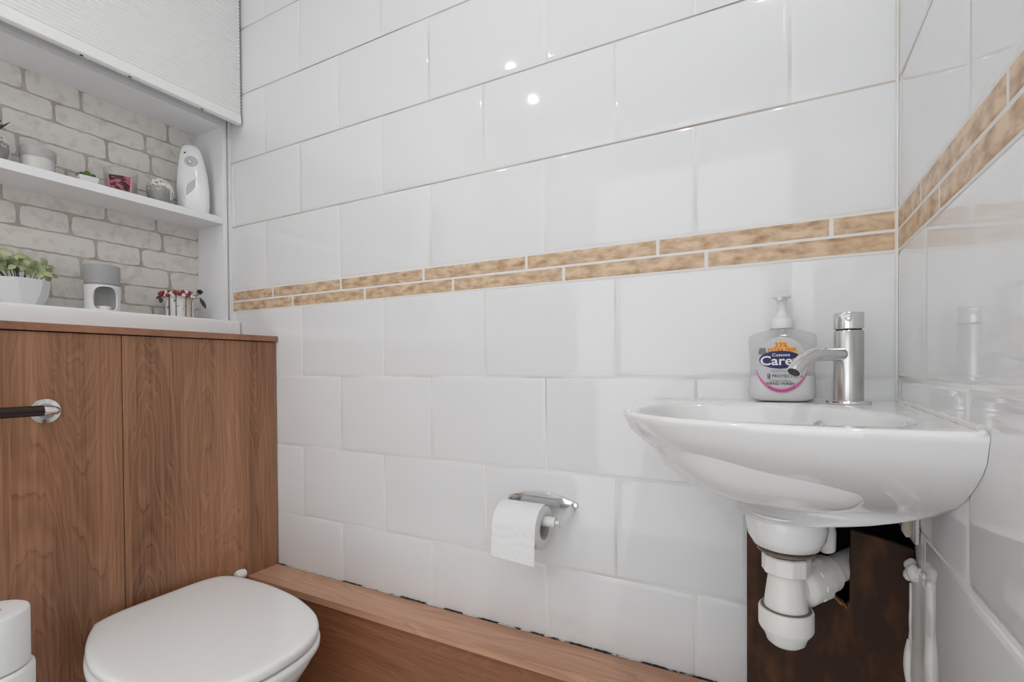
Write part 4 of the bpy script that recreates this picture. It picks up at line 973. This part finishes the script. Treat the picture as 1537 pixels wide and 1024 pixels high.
for (r_, h, f_) in tips:
    tip = Vector((x, y, SL+h))+Rv*r_+F*f_; root = Vector((x, y, SL+0.056))+Rv*(r_*0.45)+F*(f_*0.4)
    mid = (tip+root)/2+Vector((rnd.uniform(-1, 1), rnd.uniform(-1, 1), 0))*0.004; st.tube(bez(root, mid, tip, 6), 0.0010, 6)
    nl = rnd.choice((3, 4, 4)); ph = rnd.uniform(0, 6)
    for k in range(nl):
        a = ph+2*pi*k/nl; d = Rv*cos(a)+Vector((0, 0, 1))*sin(a)*0.75+F*rnd.uniform(-0.3, 0.5); leaf(lv, tip, d, F+Vector((rnd.uniform(-0.5, 0.5), rnd.uniform(-0.5, 0.5), rnd.uniform(0.1, 1.0))), rnd.uniform(0.015, 0.022), rnd.uniform(0.0075, 0.0105))
o = lv.build('leaf_cluster', mGreen, t, angle=80, recalc=False); st.build('stem_cluster', mStem, t)

# oil burner
def burner():
    x, y = -1.733, -0.3190; t = thing('oil_burner', 'two-tone white and grey ceramic oil burner with an arched opening on the sill', 'oil burner', (x, y, SL))
    F, Rv = frame_at(x, y, 4); R = 0.0372; T = 0.004
    def P(a, r, z): v = Rv*sin(a)+F*cos(a); return (x+v.x*r, y+v.y*r, SL+z)
    # opening: superellipse centred at angle 0.12
    a_c, z_c, a_w, z_w = 0.15, 0.0365, 0.76, 0.0300; n = 96; m = 30; H = 0.0710
    mb = MB()
    def edge(phi):
        c, s = cos(phi), sin(phi); n_ = 2.7 if s > 0 else 3.6; r = 1/((abs(c)/a_w)**n_+(abs(s)/(z_w*25))**n_)**(1/n_); return a_c+r*c, z_c+r*s/25
    # shell front region: ring of quads between opening boundary and a rectangular patch, plus the rest of the cylinder
    A = 1.05; z0, z1 = 0.0004, H
    def rectp(phi):
        c, s = cos(phi), sin(phi); k = min(A/max(1e-6, abs(c)), ((z1-z_c) if s > 0 else (z_c-z0))*25/max(1e-6, abs(s)))
        return a_c+c*k, z_c+s*k/25
    N_ = 96
    for r in (R, R-T):
        vs = []
        phs = sorted([2*pi*i/N_ for i in range(N_)]+[math.atan2((z1-z_c)*25, A), pi-math.atan2((z1-z_c)*25, A), 2*pi-math.atan2((z_c-z0)*25, A), pi+math.atan2((z_c-z0)*25, A)]); M_ = len(phs)
        for k in range(5):
            for ph in phs:
                e, q = edge(ph), rectp(ph); s = k/4; vs.append(P(e[0]+(q[0]-e[0])*s, r, e[1]+(q[1]-e[1])*s))
        mb.add(vs, [(k*M_+i, k*M_+(i+1) % M_, (k+1)*M_+(i+1) % M_, (k+1)*M_+i) for k in range(4) for i in range(M_)])
        w = 2*pi-2*A; nn = 48; vs = []
        for i in range(nn+1):
            a = a_c+A+w*i/nn; vs += [P(a, r, z0), P(a, r, z1)]
        mb.add(vs, [(2*i, 2*i+2, 2*i+3, 2*i+1) for i in range(nn)])
    vs = []   # thickness of the opening
    for i in range(N_): e = edge(2*pi*i/N_); vs += [P(e[0], R, e[1]), P(e[0], R-T, e[1])]
    mb.add(vs, [(2*i, (2*i+2) % (2*N_), (2*i+3) % (2*N_), 2*i+1) for i in range(N_)])
    mb.add([P(2*pi*i/48, R-0.001, 0.0004) for i in range(48)]+[P(2*pi*i/48, R-T, 0.006) for i in range(48)], [tuple(range(48)), tuple(range(48, 96))])
    mb.build('burner_base', mat('white_ceramic_matt', rgb(234, 234, 233), 0.3), t, angle=50, recalc=False)
    b = MB(); b.lathe([(0.030, H+0.0002), (R-0.001, H+0.0004), (R-0.0012, H+0.0022), (R+0.0004, H+0.004), (R+0.0008, 0.080), (R+0.0012, 0.121), (R+0.0004, 0.1235), (R-0.002, 0.1240), (R-0.0035, 0.1225), (R-0.006, 0.112), (0.02, 0.102), (0.001, 0.100)], (x, y, SL), 56); part_label(b.build('oil_dish', mGreyC, t), 'pale grey upper dish')
    b = MB(); b.lathe([(0.017, 0.0065), (0.0185, 0.007), (0.0185, 0.018), (0.001, 0.0178)], (x, y, SL), 30); b.build('tealight', mWax, t)
burner()

# bark candle holder with berry wreath
def bark():
    x, y = -1.742, -0.1215; t = thing('birch_candle_holder', 'candle holder of whitewashed birch bark strips at the right of the sill', 'candle holder', (x, y, SL))
    F, Rv = frame_at(x, y); rnd = random.Random(4)
    b = MB(); b.lathe([(0.020, 0.0004), (0.0285, 0.001), (0.0285, 0.062), (0.0272, 0.062), (0.0272, 0.003), (0.02, 0.003)], (x, y, SL), 40); b.build('inner_cup', mGreyC, t)
    for k in range(9):
        a = radians(-76+40*k)+rnd.uniform(-0.03, 0.03); v = Rv*sin(a)+F*cos(a); s = Rv*cos(a)-F*sin(a); w = 0.0098*rnd.uniform(0.8, 1.15); h = 0.068+rnd.uniform(-0.003, 0.003)
        rings = []
        for j in range(5):
            z = 0.0004+h*j/4; ww = w*(1+0.06*rnd.uniform(-1, 1)); c = Vector((x, y, SL+z))+v*0.0305
            rings.append([c-s*ww, c-s*ww*0.6+v*0.0042, c+v*0.0058, c+s*ww*0.6+v*0.0042, c+s*ww])
        b = MB(); b.loft(rings, True, True); o = b.build('bark_strip', mBark if k % 4 != 3 else mBeige, t, angle=50)
    w = thing('berry_wreath', 'small wreath of red and pearl berries round the birch candle holder', 'wreath', (x, y, SL+0.07))
    wr = MB(); wr.tube([Vector((x, y, SL+0.071))+(Rv*sin(a)+F*cos(a))*0.0385+Vector((0, 0, 0.002*sin(3*a))) for a in [2*pi*i/40 for i in range(41)]], 0.0016, 8, caps=False); wr.build('wire_ring', mStem, w)
    red = MB(); pearl = MB()
    for k in range(46):
        a = 2*pi*k/46*1.0+rnd.uniform(-0.05, 0.05); p = Vector((x, y, SL+0.071+rnd.uniform(-0.006, 0.008)))+(Rv*sin(a)+F*cos(a))*(0.0405+rnd.uniform(-0.002, 0.003))
        if (k//2) % 2 == 0: red.ball(p, rnd.uniform(0.0048, 0.0060), 10)
        else: pearl.ball(p, rnd.uniform(0.0044, 0.0054), 10)
    for k in range(4): red.ball(Vector((x, y, SL+0.070+rnd.uniform(-0.004, 0.006)))+Rv*(-0.046+rnd.uniform(-0.003, 0.003))+F*(0.012+0.004*k), 0.0055, 10)
    red.build('red_berry_cluster', mRed, w); pearl.build('pearl_berry_cluster', mPearl, w)
    fl = MB(); c = Vector((x, y, SL+0.084))+Rv*0.050+F*0.014
    for k in range(18):
        a = k*2.4; el = radians(10+70*(k/18)); d = Rv*cos(a)*cos(el)+Vector((0, 0, 1))*sin(a)*cos(el)+F*sin(el); leaf(fl, c-F*0.002, d, F, 0.0105, 0.0042, -0.2)
    part_label(fl.build('dried_flower', mBrown, w, recalc=False), 'brownish dried flower head')
    for base, d, L_, w_ in ((Rv*0.050+F*0.012+Vector((0, 0, 0.068)), Rv*0.45-Vector((0, 0, 1))*0.9, 0.036, 0.0072), (Rv*-0.044+F*0.01+Vector((0, 0, 0.066)), Rv*-0.8-Vector((0, 0, 1))*0.5, 0.016, 0.006), (Rv*-0.044+F*0.01+Vector((0, 0, 0.062)), Rv*-0.2-Vector((0, 0, 1))*0.9, 0.017, 0.007)):
        lf = MB(); leaf(lf, Vector((x, y, SL))+base, d, F, L_, w_, 0.1); part_label(lf.build('wreath_leaf', mGreenG, w, recalc=False), 'dark grey-green leaf')
bark()

# ------------------------------------------------------------------ ceiling downlights (above and behind the view)
for i, (lx, ly, p) in enumerate(LAMPS):
    t = thing('downlight', ['recessed ceiling downlight nearest the toilet', 'recessed ceiling downlight by the doorway', 'recessed ceiling downlight over the middle of the room'][i], 'ceiling light', (lx, ly, CEIL), 'ceiling downlights')
    b = MB(); b.lathe([(0.036, CEIL-0.0005), (0.047, CEIL-0.0005), (0.046, CEIL-0.006), (0.037, CEIL-0.009), (0.036, CEIL-0.006), (0.036, CEIL-0.0005)], (lx, ly, 0), 36, caps=False); b.build('bezel', mChrome, t)
